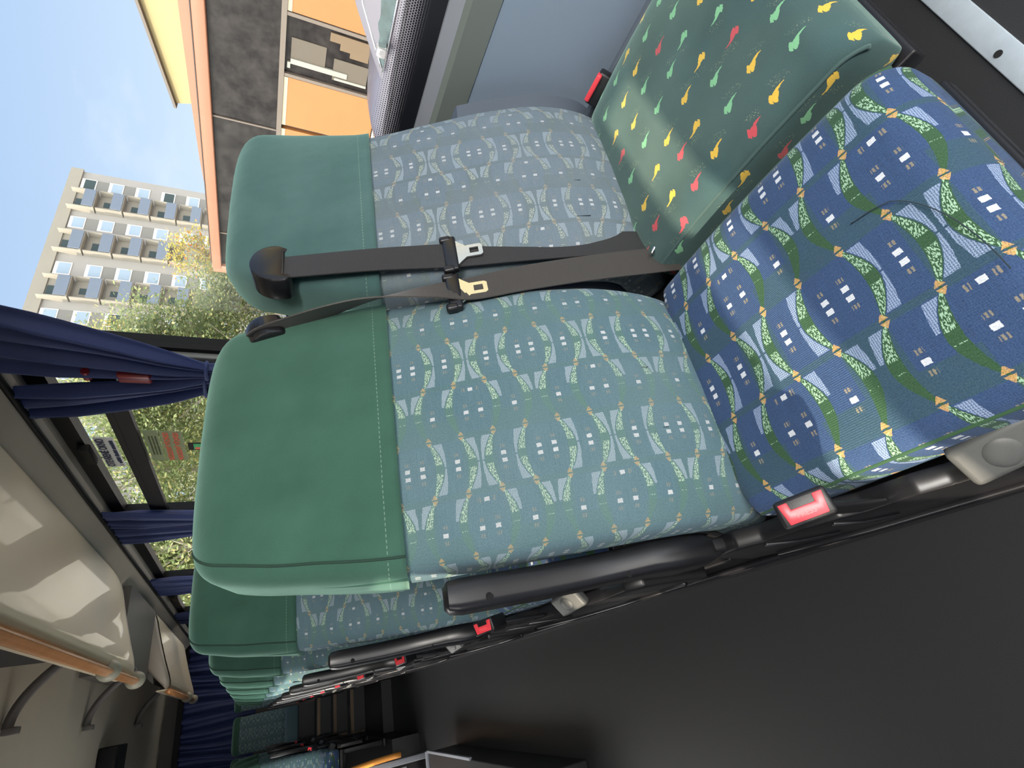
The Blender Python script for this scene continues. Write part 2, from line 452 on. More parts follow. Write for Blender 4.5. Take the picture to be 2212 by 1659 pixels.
def curtain_mat():
    mt, nt, bs = newmat('navy_curtain_cloth')
    oc = objco(); n = noise(oc, 400.0, 2.0)
    c = mixc(n, (0.016, 0.030, 0.110), (0.032, 0.055, 0.190))
    nt.links.new(c, bs.inputs['Base Color']); bs.inputs['Roughness'].default_value = 0.6
    bs.inputs['Sheen Weight'].default_value = 0.7; bs.inputs['Sheen Roughness'].default_value = 0.35
    bs.inputs['Sheen Tint'].default_value = (0.45, 0.55, 1.0, 1)
    bump(bs, n, 0.2, 0.001)
    return mt
M_CURT = curtain_mat()
def glass_mat(name, tint=(0.93, 0.96, 0.96), refl=0.06):
    mt = bpy.data.materials.new(name); mt.use_nodes = True; nt = mt.node_tree; X.nt = nt
    nt.nodes.clear()
    out = nt.nodes.new('ShaderNodeOutputMaterial'); tr = nt.nodes.new('ShaderNodeBsdfTransparent'); gl = nt.nodes.new('ShaderNodeBsdfGlossy')
    tr.inputs[0].default_value = (*tint, 1); gl.inputs['Roughness'].default_value = 0.02
    fr = nt.nodes.new('ShaderNodeFresnel'); fr.inputs[0].default_value = 1.35
    mxn = nt.nodes.new('ShaderNodeMixShader')
    nt.links.new((X(fr.outputs[0]) * 0.02).v, mxn.inputs[0])
    nt.links.new(tr.outputs[0], mxn.inputs[1]); nt.links.new(gl.outputs[0], mxn.inputs[2]); nt.links.new(mxn.outputs[0], out.inputs[0])
    return mt
M_GLASS = glass_mat('window_glass', (0.80, 0.815, 0.80))
def frit_mat():
    mt, nt, bs = newmat('dotted_black_glass_print')
    oc = objco(); x, y, z = sep(oc)
    S = 0.0050
    r = floor(z / S)
    gy = frac(y / S + 0.5 * mod(r, 2.0)) - 0.5; gz = frac(z / S) - 0.5
    d = sq(gy * gy + gz * gz)
    # z local 0 (bottom, solid) .. 0.13 (top, tiny dots)
    rad = 0.92 - clamp01(z / 0.098) * 0.80
    m_ = lt(d, rad)
    tr = nt.nodes.new('ShaderNodeBsdfTransparent'); ms = nt.nodes.new('ShaderNodeMixShader')
    bs.inputs['Base Color'].default_value = (0.012, 0.012, 0.016, 1); bs.inputs['Roughness'].default_value = 0.35
    nt.links.new(m_.v, ms.inputs[0]); nt.links.new(tr.outputs[0], ms.inputs[1]); nt.links.new(bs.outputs[0], ms.inputs[2])
    nt.links.new(ms.outputs[0], nt.nodes['Material Output'].inputs[0])
    return mt
M_FRIT = frit_mat()

# ------------------------------------------------------------------ seats
YF = smooth_tab([(0.36, 0.540), (0.45, 0.487), (0.55, 0.492), (0.65, 0.532), (0.76, 0.592), (0.88, 0.660), (1.00, 0.708), (1.08, 0.738), (1.16, 0.79)])
def yf(z): return interp(YF, z)
def sring(xl, xr, y0, y1, z, tilt, n=56, p=5.0, bul=0.0, seamw=0.0, k2=0.0):
    """super-ellipse ring across the backrest at height z; tilt = dy/dz of the shell so that the ring is square to it"""
    cx, cy = (xl + xr) / 2, (y0 + y1) / 2; a, b = (xr - xl) / 2, (y1 - y0) / 2
    out = []
    for k in range(n):
        t = 2 * math.pi * k / n - math.pi / 2
        c, s_ = math.cos(t), math.sin(t)
        x = a * math.copysign(abs(c) ** (2 / p), c); y = b * math.copysign(abs(s_) ** (2 / p), s_)
        if s_ < 0: y -= bul * (1 - (x / a) ** 2)
        out.append(Vector((cx + x, cy + y, z - tilt * y * 0.55)))
    return out
def resample(tab, n):
    return [(interp(tab, i / n)) for i in range(n + 1)]
def ring_uv(ring, s0, offx=0.0):
    """x across, running on round the flanks"""
    acc = 0; uv = []
    n = len(ring); k0 = 0
    # front centre is index 0 (angle -90deg)
    d = [0.0] * n
    for i in range(1, n // 2 + 1): d[i] = d[i - 1] + (Vector(ring[i]) - Vector(ring[i - 1])).length
    d2 = [0.0] * n; prev = 0.0; last = ring[0]
    for i in range(n - 1, n // 2, -1):
        prev -= (Vector(ring[i]) - Vector(last)).length; last = ring[i]; d[i] = prev
    return [(ring[0][0] + offx + d[i], s0) for i in range(n)]
def back_mesh(L, R, z0, z1, grow=0.0, thick=0.115, step=0.012, roundtop=False, rc=0.05, wr=0.0, bul=0.012, sbase=0.0, p=5.0, thick_low=None):
    """loft of the backrest between heights z0..z1; L, R tables of x by z"""
    mb = MB(); rings = []; uvs = []; s = sbase; prev = None
    n = max(3, int((z1 - z0) / step)); zs = [z0 + (z1 - z0) * i / n for i in range(n + 1)]
    if roundtop:
        zs = [z for z in zs if z < z1 - rc]
        for i in range(1, 13):
            a = math.pi / 2 * i / 12; zs.append(z1 - rc + rc * math.sin(a))
    for z in zs:
        xl, xr, y0 = interp(L, z) - grow, interp(R, z) + grow, yf(z) - grow
        th = (thick if thick_low is None else thick_low + (thick - thick_low) * min(1, max(0, (z - 0.45) / 0.35))) + 2 * grow
        k = 0.0
        if roundtop and z > z1 - rc:
            f = (z - (z1 - rc)) / rc; k = 1 - math.sqrt(max(0.0, 1 - f * f))
        ins = k * rc
        tl = (yf(z + 0.02) - yf(z - 0.02)) / 0.04
        rg = sring(xl + ins * 1.3, xr - ins * 1.3, y0 + ins * 0.9 + (0.03 * k), y0 + th - ins * 0.9, z, tl, bul=bul * (1 - k), p=p)
        if wr:
            rg = [Vector((q.x + wr * wob(q.x, q.y, q.z, 2.0), q.y + wr * wob(q.z, q.x, q.y, 1.6), q.z)) for q in rg]
        if prev is not None: s += (rg[0] - prev).length
        prev = rg[0]
        rings.append(rg); uvs += ring_uv(rg, s)
    mb.loft(rings, True, True, uvs)
    return mb
def ribbon(mb, pts, wid, th=0.0022, seg=8):
    """pts: list of (pos, width vector); smooth strip with thickness"""
    P = [Vector(p) for p, _ in pts]; W = [Vector(w) for _, w in pts]; n = len(P)
    rows = []
    def cr(a, b, c, d, f): return 0.5 * ((2 * b) + (c - a) * f + (2 * a - 5 * b + 4 * c - d) * f * f + (3 * b - a - 3 * c + d) * f ** 3)
    for i in range(n - 1):
        for k in range(seg + (1 if i == n - 2 else 0)):
            f = k / seg
            g = lambda A: cr(A[max(i - 1, 0)], A[i], A[i + 1], A[min(i + 2, n - 1)], f)
            rows.append((g(P), g(W).normalized()))
    rings = []; uvs = []; s = 0
    for i, (p, w) in enumerate(rows):
        t = (rows[min(i + 1, len(rows) - 1)][0] - rows[max(i - 1, 0)][0]).normalized()
        w = (w - t * w.dot(t)).normalized(); nn = t.cross(w)
        if i: s += (p - rows[i - 1][0]).length
        a, b = w * wid / 2, nn * th / 2
        rings.append([p - a - b, p + a - b, p + a + b, p - a + b])
        uvs += [(-wid / 2, s), (wid / 2, s), (wid / 2, s), (-wid / 2, s)]
    mb.loft(rings, True, True, uvs)
    return mb
def armrest(parent, x, mirror=1, y0=0.0):
    def pr(p): return (x + mirror * p[0], p[1] + y0, p[2])
    # centre line (offset x, y, z), half sizes
    st = [((0.000, 0.575, 0.455), 0.012, 0.018), ((0.000, 0.585, 0.480), 0.021, 0.034), ((0.000, 0.596, 0.520), 0.023, 0.040), ((0.001, 0.610, 0.560), 0.022, 0.038),
          ((0.000, 0.626, 0.600), 0.021, 0.030), ((-0.002, 0.640, 0.650), 0.021, 0.029), ((-0.004, 0.652, 0.710), 0.021, 0.029), ((-0.005, 0.660, 0.770), 0.021, 0.029), ((-0.006, 0.665, 0.815), 0.021, 0.029), ((-0.006, 0.666, 0.832), 0.019, 0.026), ((-0.006, 0.667, 0.838), 0.013, 0.018)]
    mb = MB(); rings = []
    for (c, hx, hy) in st:
        c = Vector(pr(c)); r = []
        for k in range(28):
            t = 2 * math.pi * k / 28; cc, ss = math.cos(t), math.sin(t)
            r.append(c + Vector((hx * math.copysign(abs(cc) ** 0.5, cc), hy * math.copysign(abs(ss) ** 0.5, ss), -0.3 * hy * math.copysign(abs(ss) ** 0.5, ss))))
        rings.append(r)
    mb.loft(rings)
    a = mb.build('armrest', M_BLACKG, parent, smooth=50)
    for z, yy in ((0.79, 0.663), (0.60, 0.626)):
        sc = MB(); c = Vector(pr((-0.012, yy - 0.026, z)))
        sc.tube([c + Vector((-0.004, -0.006, -0.001)), c + Vector((0.004, 0.006, 0.001))], 0.0048, 14)
        sc.build('screw', M_DARKIN, a, smooth=40)
    pv = MB()
    pv.box(pr((0.002, 0.572, 0.455)), (0.020, 0.045, 0.11), Matrix.Rotation(-0.25, 3, 'X'), 0.005)
    pv.build('pivot_bracket', M_BLACK, parent, smooth=40)
    return a
def buckle(parent, c, mirror=1, red_up=True):
    """belt buckle, its red button facing up and forward"""
    bx, by, bz = c
    rot = Matrix.Rotation(math.radians(-10 * mirror), 3, 'Y') @ Matrix.Rotation(math.radians(34), 3, 'X')
    C = Vector(c)
    h = MB(); h.box((0, 0, -0.022), (0.029, 0.052, 0.057), None, 0.004)
    h.v = [tuple(rot @ Vector(q) + C) for q in h.v]
    hb = h.build('buckle', M_BLACK, parent, smooth=40)
    r = MB()
    r.prism([(-0.016, -0.030), (0.004, -0.031), (0.004, -0.017), (-0.008 + 0.012, -0.017), (0.004, 0.017), (0.004, 0.031), (-0.016, 0.028)] if False else
            [(-0.011, -0.019), (0.0105, -0.022), (0.0105, -0.0125), (0.0025, -0.012), (0.0025, 0.012), (0.0105, 0.0125), (0.0105, 0.022), (-0.011, 0.019)], 'z', 0.002, 0.0085, 0.0010)
    r.v = [tuple(rot @ Vector((q[0] * mirror, q[1], q[2])) + C) for q in r.v]
    rb = r.build('release_button', M_RED, hb, smooth=35, label='red button marked PRESS')
    return hb, rot, C
def press_text(parent, rot, C, mirror):
    cu = bpy.data.curves.new('press', 'FONT'); cu.body = 'PRESS'; cu.size = 0.0075; cu.extrude = 0.0003; cu.align_x = 'CENTER'; cu.align_y = 'CENTER'
    to = bpy.data.objects.new('t', cu); COL.objects.link(to)
    dg = bpy.context.evaluated_depsgraph_get(); me = bpy.data.meshes.new_from_object(to.evaluated_get(dg))
    bpy.data.objects.remove(to)
    R2 = Matrix.Rotation(math.radians(-90), 3, 'Z')
    for v in me.vertices: v.co = rot @ (R2 @ v.co + Vector((-0.0045, 0, 0.0084))) + C
    me.materials.append(mat('pale_red_print', (0.88, 0.13, 0.14), 0.4))
    o = bpy.data.objects.new('lettering', me); COL.objects.link(o); o.parent = parent
def seat(label, Lt, Rt, side, row1=False, fab=None, cush=None, cover=None, cov_z=0.88, ztop=1.135, group=None, rc=0.05, cL=None, cR=None, detail=True, loc=(0, 0, 0), yfront=0.085, belt=True):
    """side = -1: aisle side (armrest, panel, buckle at low x); +1: window seat"""
    root = empty('bus_seat', loc, label, 'seat', group)
    L = smooth_tab(Lt); R = smooth_tab(Rt)
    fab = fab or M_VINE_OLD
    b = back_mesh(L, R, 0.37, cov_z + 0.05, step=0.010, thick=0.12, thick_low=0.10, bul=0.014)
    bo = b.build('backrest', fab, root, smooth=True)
    # covers
    c = back_mesh(L, R, cov_z, ztop, grow=0.006, thick=0.12, roundtop=True, rc=rc, wr=0.0016, step=0.008, bul=0.014, p=6.0)
    co = c.build('headrest_cover', cover or M_COVER, root, smooth=True)
    # piping seam over the flank of the cover
    if side < 0 and detail:
        sm = MB(); pts = []
        for i in range(17):
            z = ztop - 0.012 - (ztop - 0.012 - (cov_z + 0.01)) * i / 16
            f = i / 16
            pts.append((interp(L, z) - 0.0060 + (0.03 * (1 - f) ** 4), yf(z) + 0.034 - 0.020 * f + 0.01 * math.sin(f * math.pi), z))
        sm.tube(pts, 0.0020, 6); sm.build('cover_seam', M_COVER, co, smooth=True)
        sm = MB(); zt_ = ztop - 0.035
        nr = len(c.v) // 56; sm.tube([c.v[i * 56 + 49] for i in range(0, nr - 5)], 0.0019, 6)
        sm.build('cover_seam', mat('dark_green_seam', (0.015, 0.045, 0.032), 0.9), co, smooth=True)
    # rear shell
    rs = MB(); rings = []
    for i in range(25):
        z = 0.34 + (ztop - 0.10 - 0.34) * i / 24
        xl, xr = interp(L, z), interp(R, z); y0 = yf(z) + (0.085 + 0.02 * min(1, max(0, (z - .45) / .35)))
        if i > 20: y0 += 0.006 * (i - 20); 
        tl = (yf(z + .02) - yf(z - .02)) / .04
        rings.append(sring(xl + 0.006, xr - 0.006, y0, y0 + 0.035 - (0.02 * max(0, i - 20) / 4), z, tl, n=32, p=4))
    rs.loft(rings); rs.build('rear_shell', M_SLATE if side > 0 else M_BLACK, root, smooth=True)
    # cushion : rings in x-z, swept along y from the backrest to the front, front rolled down
    xl, xr = (cL if cL is not None else interp(L, 0.45)), (cR if cR is not None else interp(R, 0.45))
    cu = MB(); rings = []; uvs = []; ys = []
    yb, yfr = 0.476, yfront
    N = 44
    path = []
    for i in range(N + 1):
        f = i / N; y = yb + (yfr + 0.05 - yb) * f
        ztopc = 0.472 + 0.010 * math.sin(min(1, max(0, f)) * math.pi) + 0.012 * max(0, f - 0.55) ** 1.0
        path.append((y, ztopc, 0.36, 0.0))
    for i in range(1, 15):
        a = math.pi / 2 * i / 14
        path.append((yfr + 0.05 - 0.05 * math.sin(a), path[N][1] - 0.055 * (1 - math.cos(a)), 0.36 + 0.01 * (1 - math.cos(a)), 1 - math.cos(a)))
    path = [(yb + 0.012 - 0.012 * (1 - math.cos(math.pi / 2 * i / 5)), path[0][1] - 0.030 + 0.030 * math.sin(math.pi / 2 * i / 5), 0.36, 0.0) for i in range(5)] + path[1:]
    s_acc = None; prev = None
    for (y, zt, zb, k) in path:
        ring = []; n = 64; cx = (xl + xr) / 2; a = (xr - xl) / 2 - 0.012 * k; 
        for j in range(n):
            t = 2 * math.pi * j / n + math.pi / 2; cc, ss = math.cos(t), math.sin(t)
            pp = 7.0 if ss > 0 else 8.0
            x = a * math.copysign(abs(cc) ** (2 / pp), cc); zz = math.copysign(abs(ss) ** (2 / 5.0), ss)
            z = (zt + zb) / 2 + zz * (zt - zb) / 2
            if ss > 0: z += 0.004 * (1 - (x / a) ** 2) 
            ring.append(Vector((cx + x, y, z)))
        top = ring[0]
        if prev is None: s_acc = 0.50
        else: s_acc -= (top - prev).length
        prev = top; rings.append(ring)
        # uv: x across with unrolled flanks
        d = [0.0] * n
        for j in range(1, n // 2 + 1): d[j] = d[j - 1] - (ring[j] - ring[j - 1]).length
        pv = 0.0; last = ring[0]
        for j in range(n - 1, n // 2, -1): pv += (ring[j] - last).length; last = ring[j]; d[j] = pv
        uvs += [(cx + d[j], s_acc) for j in range(n)]
    cu.loft(rings, True, True, uvs)
    cuo = cu.build('seat_cushion', cush or M_VINE_NEW, root, smooth=True)
    # piping along the cushion's upper flanks
    for xs in (xl + 0.004, xr - 0.004):
        pi_ = MB(); pi_.tube([(xs, y, zt - 0.022) for (y, zt, zb, k) in path[2:-6]], 0.0028, 6)
        pi_.build('piping', cush or M_VINE_NEW, cuo, smooth=True)
    # pan under the cushion
    pn = MB(); pn.bb((xl + 0.01, 0.08, 0.335), (xr - 0.01, 0.60, 0.362), 0.004); pn.build('seat_pan', M_BLACK, root, smooth=40)
    return root, L, R, xl, xr
def side_panel(root, x, mirror=1, knob=True):
    """moulded black panel beside the cushion, seen edge-on from above"""
    mb = MB()
    top = [(0.60, 0.425), (0.575, 0.455), (0.53, 0.462), (0.50, 0.440), (0.44, 0.435), (0.40, 0.420), (0.38, 0.400), (0.32, 0.395), (0.29, 0.378), (0.17, 0.365), (0.05, 0.385), (0.02, 0.36)]
    bot = [(0.02, 0.20), (0.10, 0.17), (0.30, 0.16), (0.50, 0.18), (0.60, 0.24), (0.64, 0.32)]
    xa, xb = (x - 0.004, x + 0.022) if mirror > 0 else (x - 0.022, x + 0.004)
    mb.prism(top + bot, 'x', xa, xb, 0.004)
    o = mb.build('side_panel', M_BLACKG, root, smooth=35)
    rb = MB()
    xx = x - 0.006 * mirror
    for pts, rr_ in (([(xx, 0.60, 0.30), (xx, 0.48, 0.235), (xx, 0.30, 0.215), (xx, 0.05, 0.235)], 0.006), ([(xx, 0.415, 0.415), (xx, 0.425, 0.34), (xx, 0.40, 0.30)], 0.003), ([(xx, 0.505, 0.435), (xx, 0.51, 0.36), (xx, 0.48, 0.31)], 0.003)):
        rb = MB(); rb.tube(pts, rr_, 6); rb.build('panel_rib', M_BLACKG, o, smooth=True)
    if knob:
        kb = MB(); kb.box((0, 0, 0), (0.046, 0.082, 0.022), None, 0.007)
        rot = Matrix.Rotation(math.radians(-38 * mirror), 3, 'Y') @ Matrix.Rotation(math.radians(14), 3, 'X')
        kc = Vector((x + 0.013 * mirror, 0.226, 0.402))
        kb.v = [tuple(rot @ Vector(q) + kc) for q in kb.v]
        k = kb.build('recline_button', M_KNOB, root, smooth=40, label='pale grey rectangular recline button')
        dm = MB(); vs = []
        cc = kc + rot @ Vector((0, 0.002, 0.0092))
        for i in range(7):
            a = math.pi / 2 * i / 6; r = 0.017 * math.cos(a); hgt = 0.0055 * math.sin(a)
            vs.append([cc + rot @ Vector((r * math.cos(2 * math.pi * j / 20), r * math.sin(2 * math.pi * j / 20), hgt)) for j in range(20)])
        dm.loft(vs, False, True); dm.build('dome', M_KNOB, k, smooth=True)
def seat_legs(root, x0, x1):
    mb = MB()
    mb.bb((x0, 0.18, 0.0), (x0 + 0.035, 0.50, 0.335), 0.004); mb.bb((x0 - 0.01, 0.12, 0.0), (x0 + 0.045, 0.56, 0.02), 0.004)
    mb.bb((x0, 0.20, 0.30), (x1, 0.24, 0.335), 0.003); mb.bb((x0, 0.46, 0.30), (x1, 0.50, 0.335), 0.003)
    mb.build('pedestal', M_BLACK, root, smooth=40)
def belt_guide(parent, c, face, w=0.090, h=0.068, d=0.045):
    """half-moon plastic guide, flat side down, facing 'face' (+ slot)"""
    prof = []
    for i in range(17):
        a = math.pi * i / 16; prof.append((-w / 2 * math.cos(a), h * 0.75 * math.sin(a) ** 0.8))
    prof += [(w / 2, -0.008), (w / 2 - 0.012, -0.018), (w / 2 - 0.018, -0.004), (-w / 2 + 0.018, -0.004), (-w / 2 + 0.012, -0.018), (-w / 2, -0.008)]
    mb = MB(); mb.prism(prof, 'y', -d / 2, d / 2, 0.004)
    rot = Matrix.Rotation(face, 3, 'Z') @ Matrix.Rotation(math.radians(-12), 3, 'X')
    mb.v = [tuple(rot @ Vector(q) + Vector(c)) for q in mb.v]
    return mb.build('belt_guide', M_BLACKG, parent, smooth=40)
def tongue(parent, c, tdir, wdir):
    t = Vector(tdir).normalized(); w = Vector(wdir); w = (w - t * w.dot(t)).normalized(); n = t.cross(w)
    if n.y > 0: n = -n
    C = Vector(c)
    def T(a, b, e): return C + w * a + t * b + n * e
    h = MB(); h.box((0, 0, 0), (0.074, 0.022, 0.012), None, 0.0035)
    for s in (-1, 1): h.box((s * 0.033, -0.006, 0), (0.012, 0.020, 0.014), None, 0.004)
    h.v = [tuple(T(*q)) for q in h.v]
    ho = h.build('tongue_housing', M_BLACKG, parent, smooth=40)
    # steel plate with a square hole
    pl = MB(); out = [(-0.027, 0.010), (0.027, 0.010), (0.021, 0.016), (0.0125, 0.026), (0.0125, 0.050), (0.0095, 0.054), (-0.0095, 0.054), (-0.0125, 0.050), (-0.0125, 0.026), (-0.021, 0.016)]
    inn = [(-0.006, 0.032), (0.006, 0.032), (0.006, 0.047), (-0.006, 0.047)]
    bm = bmesh.new(); 
    ov = [bm.verts.new((a, b, 0)) for a, b in out]; iv = [bm.verts.new((a, b, 0)) for a, b in inn]
    es = [bm.edges.new((ov[i], ov[(i + 1) % len(ov)])) for i in range(len(ov))] + [bm.edges.new((iv[i], iv[(i + 1) % 4])) for i in range(4)]
    bmesh.ops.triangle_fill(bm, edges=es, use_beauty=True)
    r = bmesh.ops.extrude_face_region(bm, geom=bm.faces[:]); 
    for v in r['geom']:
        if isinstance(v, bmesh.types.BMVert): v.co.z += 0.003
    bm.verts.index_update()
    pl.add([T(v.co.x, v.co.y, v.co.z) for v in bm.verts], [[v.index for v in f.verts] for f in bm.faces]); bm.free()
    pl.build('tongue_plate', M_STEEL, ho, smooth=35)

def build_aisle(row1, loc=(0, 0, 0), label='', ztop=1.135, cov_z=0.88, group=None):
    Lt = [(0.34, 0.118), (0.45, 0.115), (0.65, 0.116), (0.88, 0.124), (1.00, 0.140), (1.08, 0.156), (1.18, 0.185)]
    Rt = [(0.34, 0.488), (0.45, 0.497), (0.60, 0.520), (0.80, 0.548), (0.93, 0.552), (1.02, 0.545), (1.10, 0.520), (1.18, 0.50)]
    root, L, R, xl, xr = seat(label, Lt, Rt, -1, loc=loc, ztop=ztop, cov_z=cov_z, group=group, cL=0.112, cR=0.508, rc=0.045)
    armrest(root, 0.094)
    side_panel(root, 0.086)
    seat_legs(root, 0.13, 0.50)
    hb, rot, C = buckle(root, (0.085, 0.345, 0.555))
    press_text([q for q in children(hb)][0], rot, C, 1)
    st = MB(); st.bb((0.084, 0.350, 0.40), (0.092, 0.385, 0.535), 0.003); st.build('buckle_stalk', M_BLACK, root, smooth=40)
    return root, L, R
def aisle_belt(root):
    b = MB()
    ribbon(b, [((0.512, 0.735, 1.070), (0.25, 1, 0)), ((0.516, 0.712, 1.040), (0.15, 1, -0.35)), ((0.534, 0.645, 0.93), (0.45, 0.8, -0.2)), ((0.534, 0.600, 0.83), (0.8, 0.5, 0)), ((0.532, 0.578, 0.765), (1, 0.15, 0)),
               ((0.538, 0.545, 0.69), (1, 0, 0)), ((0.546, 0.505, 0.58), (1, -0.05, 0)), ((0.556, 0.478, 0.48), (1, -0.1, 0)), ((0.560, 0.462, 0.42), (1, 0, 0))], 0.050)
    bo = b.build('seat_belt', belt_mat('belt_webbing_sunlit', (0.042, 0.037, 0.033)), root, smooth=60)  # sunlight on this belt is put into its lighter, warmer colour
    belt_guide(bo, (0.514, 0.742, 1.046), math.radians(100), 0.082, 0.052, 0.040)
    tongue(bo, (0.530, 0.590, 0.790), (0.005, -0.35, -0.75), (1, 0.1, 0))
def window_belt(root):
    b = MB()
    ribbon(b, [((0.640, 0.715, 1.060), (1, 0.25, 0)), ((0.636, 0.700, 1.03), (1, 0.15, 0)), ((0.624, 0.640, 0.90), (1, 0.08, 0)), ((0.612, 0.590, 0.78), (1, 0, 0)),
               ((0.604, 0.545, 0.68), (1, 0, 0)), ((0.600, 0.500, 0.56), (1, 0, 0)), ((0.600, 0.478, 0.48), (1, 0, 0)), ((0.596, 0.462, 0.42), (1, 0.2, 0))], 0.052)
    bo = b.build('seat_belt', M_BELT, root, smooth=60)
    belt_guide(bo, (0.643, 0.722, 1.036), math.radians(8), 0.090, 0.066, 0.045)
    tongue(bo, (0.612, 0.590, 0.785), (0, -0.4, -0.8), (1, 0, 0))
def build_window(row1, loc=(0, 0, 0), label='', ztop=1.125, cov_z=0.875, group=None, fab=None, cush=None, cover=None):
    Lt = [(0.34, 0.585), (0.45, 0.580), (0.65, 0.582), (0.88, 0.592), (1.00, 0.620), (1.06, 0.645), (1.18, 0.68)]
    Rt = [(0.34, 1.000), (0.45, 1.007), (0.65, 1.006), (0.88, 1.000), (1.00, 1.012), (1.10, 1.020), (1.18, 1.01)]
    root, L, R, xl, xr = seat(label, Lt, Rt, 1, loc=loc, ztop=ztop, cov_z=cov_z, group=group, fab=fab, cush=cush, cover=cover, cL=0.546, cR=0.985, rc=0.055)
    seat_legs(root, 0.60, 0.98)
    wb = MB(); wb.bb((1.0, -0.02, 0.30), (1.02, 0.56, 0.455), 0.006); wb.build('side_panel', M_SLATE, root, smooth=40)
    return root

GR = 'aisle seats of the rows behind the front pair'
GW = 'window seats of the rows behind the front pair'
a1, L1, R1 = build_aisle(True, ztop=1.122, cov_z=0.868, label='nearest aisle seat with a vivid blue vine-patterned cushion and green head cover')
aisle_belt(a1)
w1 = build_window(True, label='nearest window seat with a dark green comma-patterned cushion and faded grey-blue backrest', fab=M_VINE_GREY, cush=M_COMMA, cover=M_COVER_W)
window_belt(w1)
# stitched pocket outlines on the two backrests and the curved seam on the near cushion
M_SEAM = mat('dark_stitching', (0.020, 0.035, 0.045), 0.9)
def seam_line(parent, pts, r_=0.0008):
    b = MB(); b.tube(pts, r_, 5); return b.build('stitched_seam', M_SEAM, parent, smooth=True)
def on_back(x, z, L, R):
    xl, xr = interp(L, z), interp(R, z); cx = (xl + xr) / 2; a = (xr - xl) / 2
    return (x, yf(z) - 0.014 * (1 - ((x - cx) / a) ** 2) - 0.0016, z)
for rt, Lq, Rq, (xa, xb, za, zb) in ((a1, L1, R1, (0.242, 0.337, 0.557, 0.676)), (w1, smooth_tab([(0.34, 0.585), (0.45, 0.580), (0.65, 0.582), (0.88, 0.592), (1.0, 0.62)]), smooth_tab([(0.34, 1.0), (0.45, 1.007), (0.65, 1.006), (0.88, 1.0), (1.0, 1.012)]), (0.653, 0.739, 0.557, 0.676))):
    P_ = [(xa + (xb - xa) * i / 10, zb) for i in range(11)] 
    P_ = [(xb, za + (zb - za) * i / 10) for i in range(11)] + [(xb + (xa - xb) * i / 8, zb) for i in range(1, 9)] + [(xa, zb + (za - zb) * i / 10) for i in range(1, 11)]
    seam_line(rt, [on_back(x, z, Lq, Rq) for x, z in P_])
sp_ = []
for i in range(19):
    f = i / 24; a = math.pi / 2 * min(1, f * 1.6)
    sp_.append((0.215 + 0.125 * math.sin(a) + 0.012 * f, 0.118 + 0.055 * (1 - math.cos(a)) + 0.09 * max(0, f - 0.5), 0.4868))
seam_line(a1, sp_, 0.0006)
# slate outer shell edge and red buckle of the window seat
sh = MB(); rings = []
for i in range(31):
    z = 0.43 + (0.72 - 0.43) * i / 30; y0 = yf(z) + 0.022
    xr = interp([(0.43, 1.012), (0.88, 1.006), (1.03, 1.02)], z)
    rings.append([Vector((xr - 0.01, y0, z)), Vector((xr + 0.034, y0 - 0.010, z)), Vector((xr + 0.042, y0, z)), Vector((xr + 0.042, y0 + 0.085, z)), Vector((xr - 0.01, y0 + 0.09, z))])
sh.loft(rings); sh.build('outer_shell', M_SLATE, w1, smooth=50)
hb2 = MB(); hb2.box((0.992, 0.432, 0.466), (0.030, 0.065, 0.030), Matrix.Rotation(0.5, 3, 'Y'), 0.005); hb = hb2.build('buckle', M_BLACK, w1, smooth=40)
rb = MB(); rb.box((0.984, 0.430, 0.484), (0.020, 0.055, 0.010), Matrix.Rotation(0.5, 3, 'Y'), 0.003); rb.build('release_button', M_RED, hb, smooth=40)
# belt anchor hardware between the seats
an = MB(); an.tube([(0.560, 0.462, 0.475), (0.580, 0.455, 0.462), (0.597, 0.452, 0.452)], 0.0025, 8); an.tube([(0.5, 0.47, 0.40), (0.64, 0.47, 0.40)], 0.012, 10)
an.build('belt_anchor', M_STEEL, a1, smooth=True)

ORD = ['second', 'third', 'fourth', 'fifth', 'sixth', 'seventh', 'eighth', 'ninth']
ra, _, _ = build_aisle(False, loc=(0, 0.8, 0.045), label='aisle seat of the second row, green cover directly behind the nearest aisle seat', group=GR, cov_z=0.90, ztop=1.145)
rw = build_window(False, loc=(0, 0.8, 0.045), label='window seat of the second row', group=GW, cov_z=0.90)
for k in range(2, 9):
    for src, lab in ((ra, 'aisle seat of the %s row counted from the camera'), (rw, 'window seat of the %s row counted from the camera')):
        c = copy_tree(src); c.location = (0, 0.8 * k, 0.045); c['label'] = lab % ORD[k - 1]

# ------------------------------------------------------------------ shell of the coach
def struct(mb, name, m_, parent=None, smooth=False): return mb.build(name, m_, parent, smooth=smooth, kind=None if parent else 'structure')
Y0, Y1 = -3.2, 9.05
fl = MB(); fl.bb((0.108, Y0, -0.30), (1.30, Y1, 0.0)); fl.bb((-1.45, 5.05, -0.30), (-0.34, Y1, 0.0)); fl.bb((-1.45, Y0, -0.30), (-0.66, 2.28, 0.0))
struct(fl, 'floor', M_FLOOR)
fa = MB(); fa.bb((-0.62, Y0, -0.32), (0.108, 6.05, -0.22)); fa.bb((-0.34, 6.0, -0.32), (0.108, 7.0, -0.12)); 
struct(fa, 'trim_1', M_FLOOR)
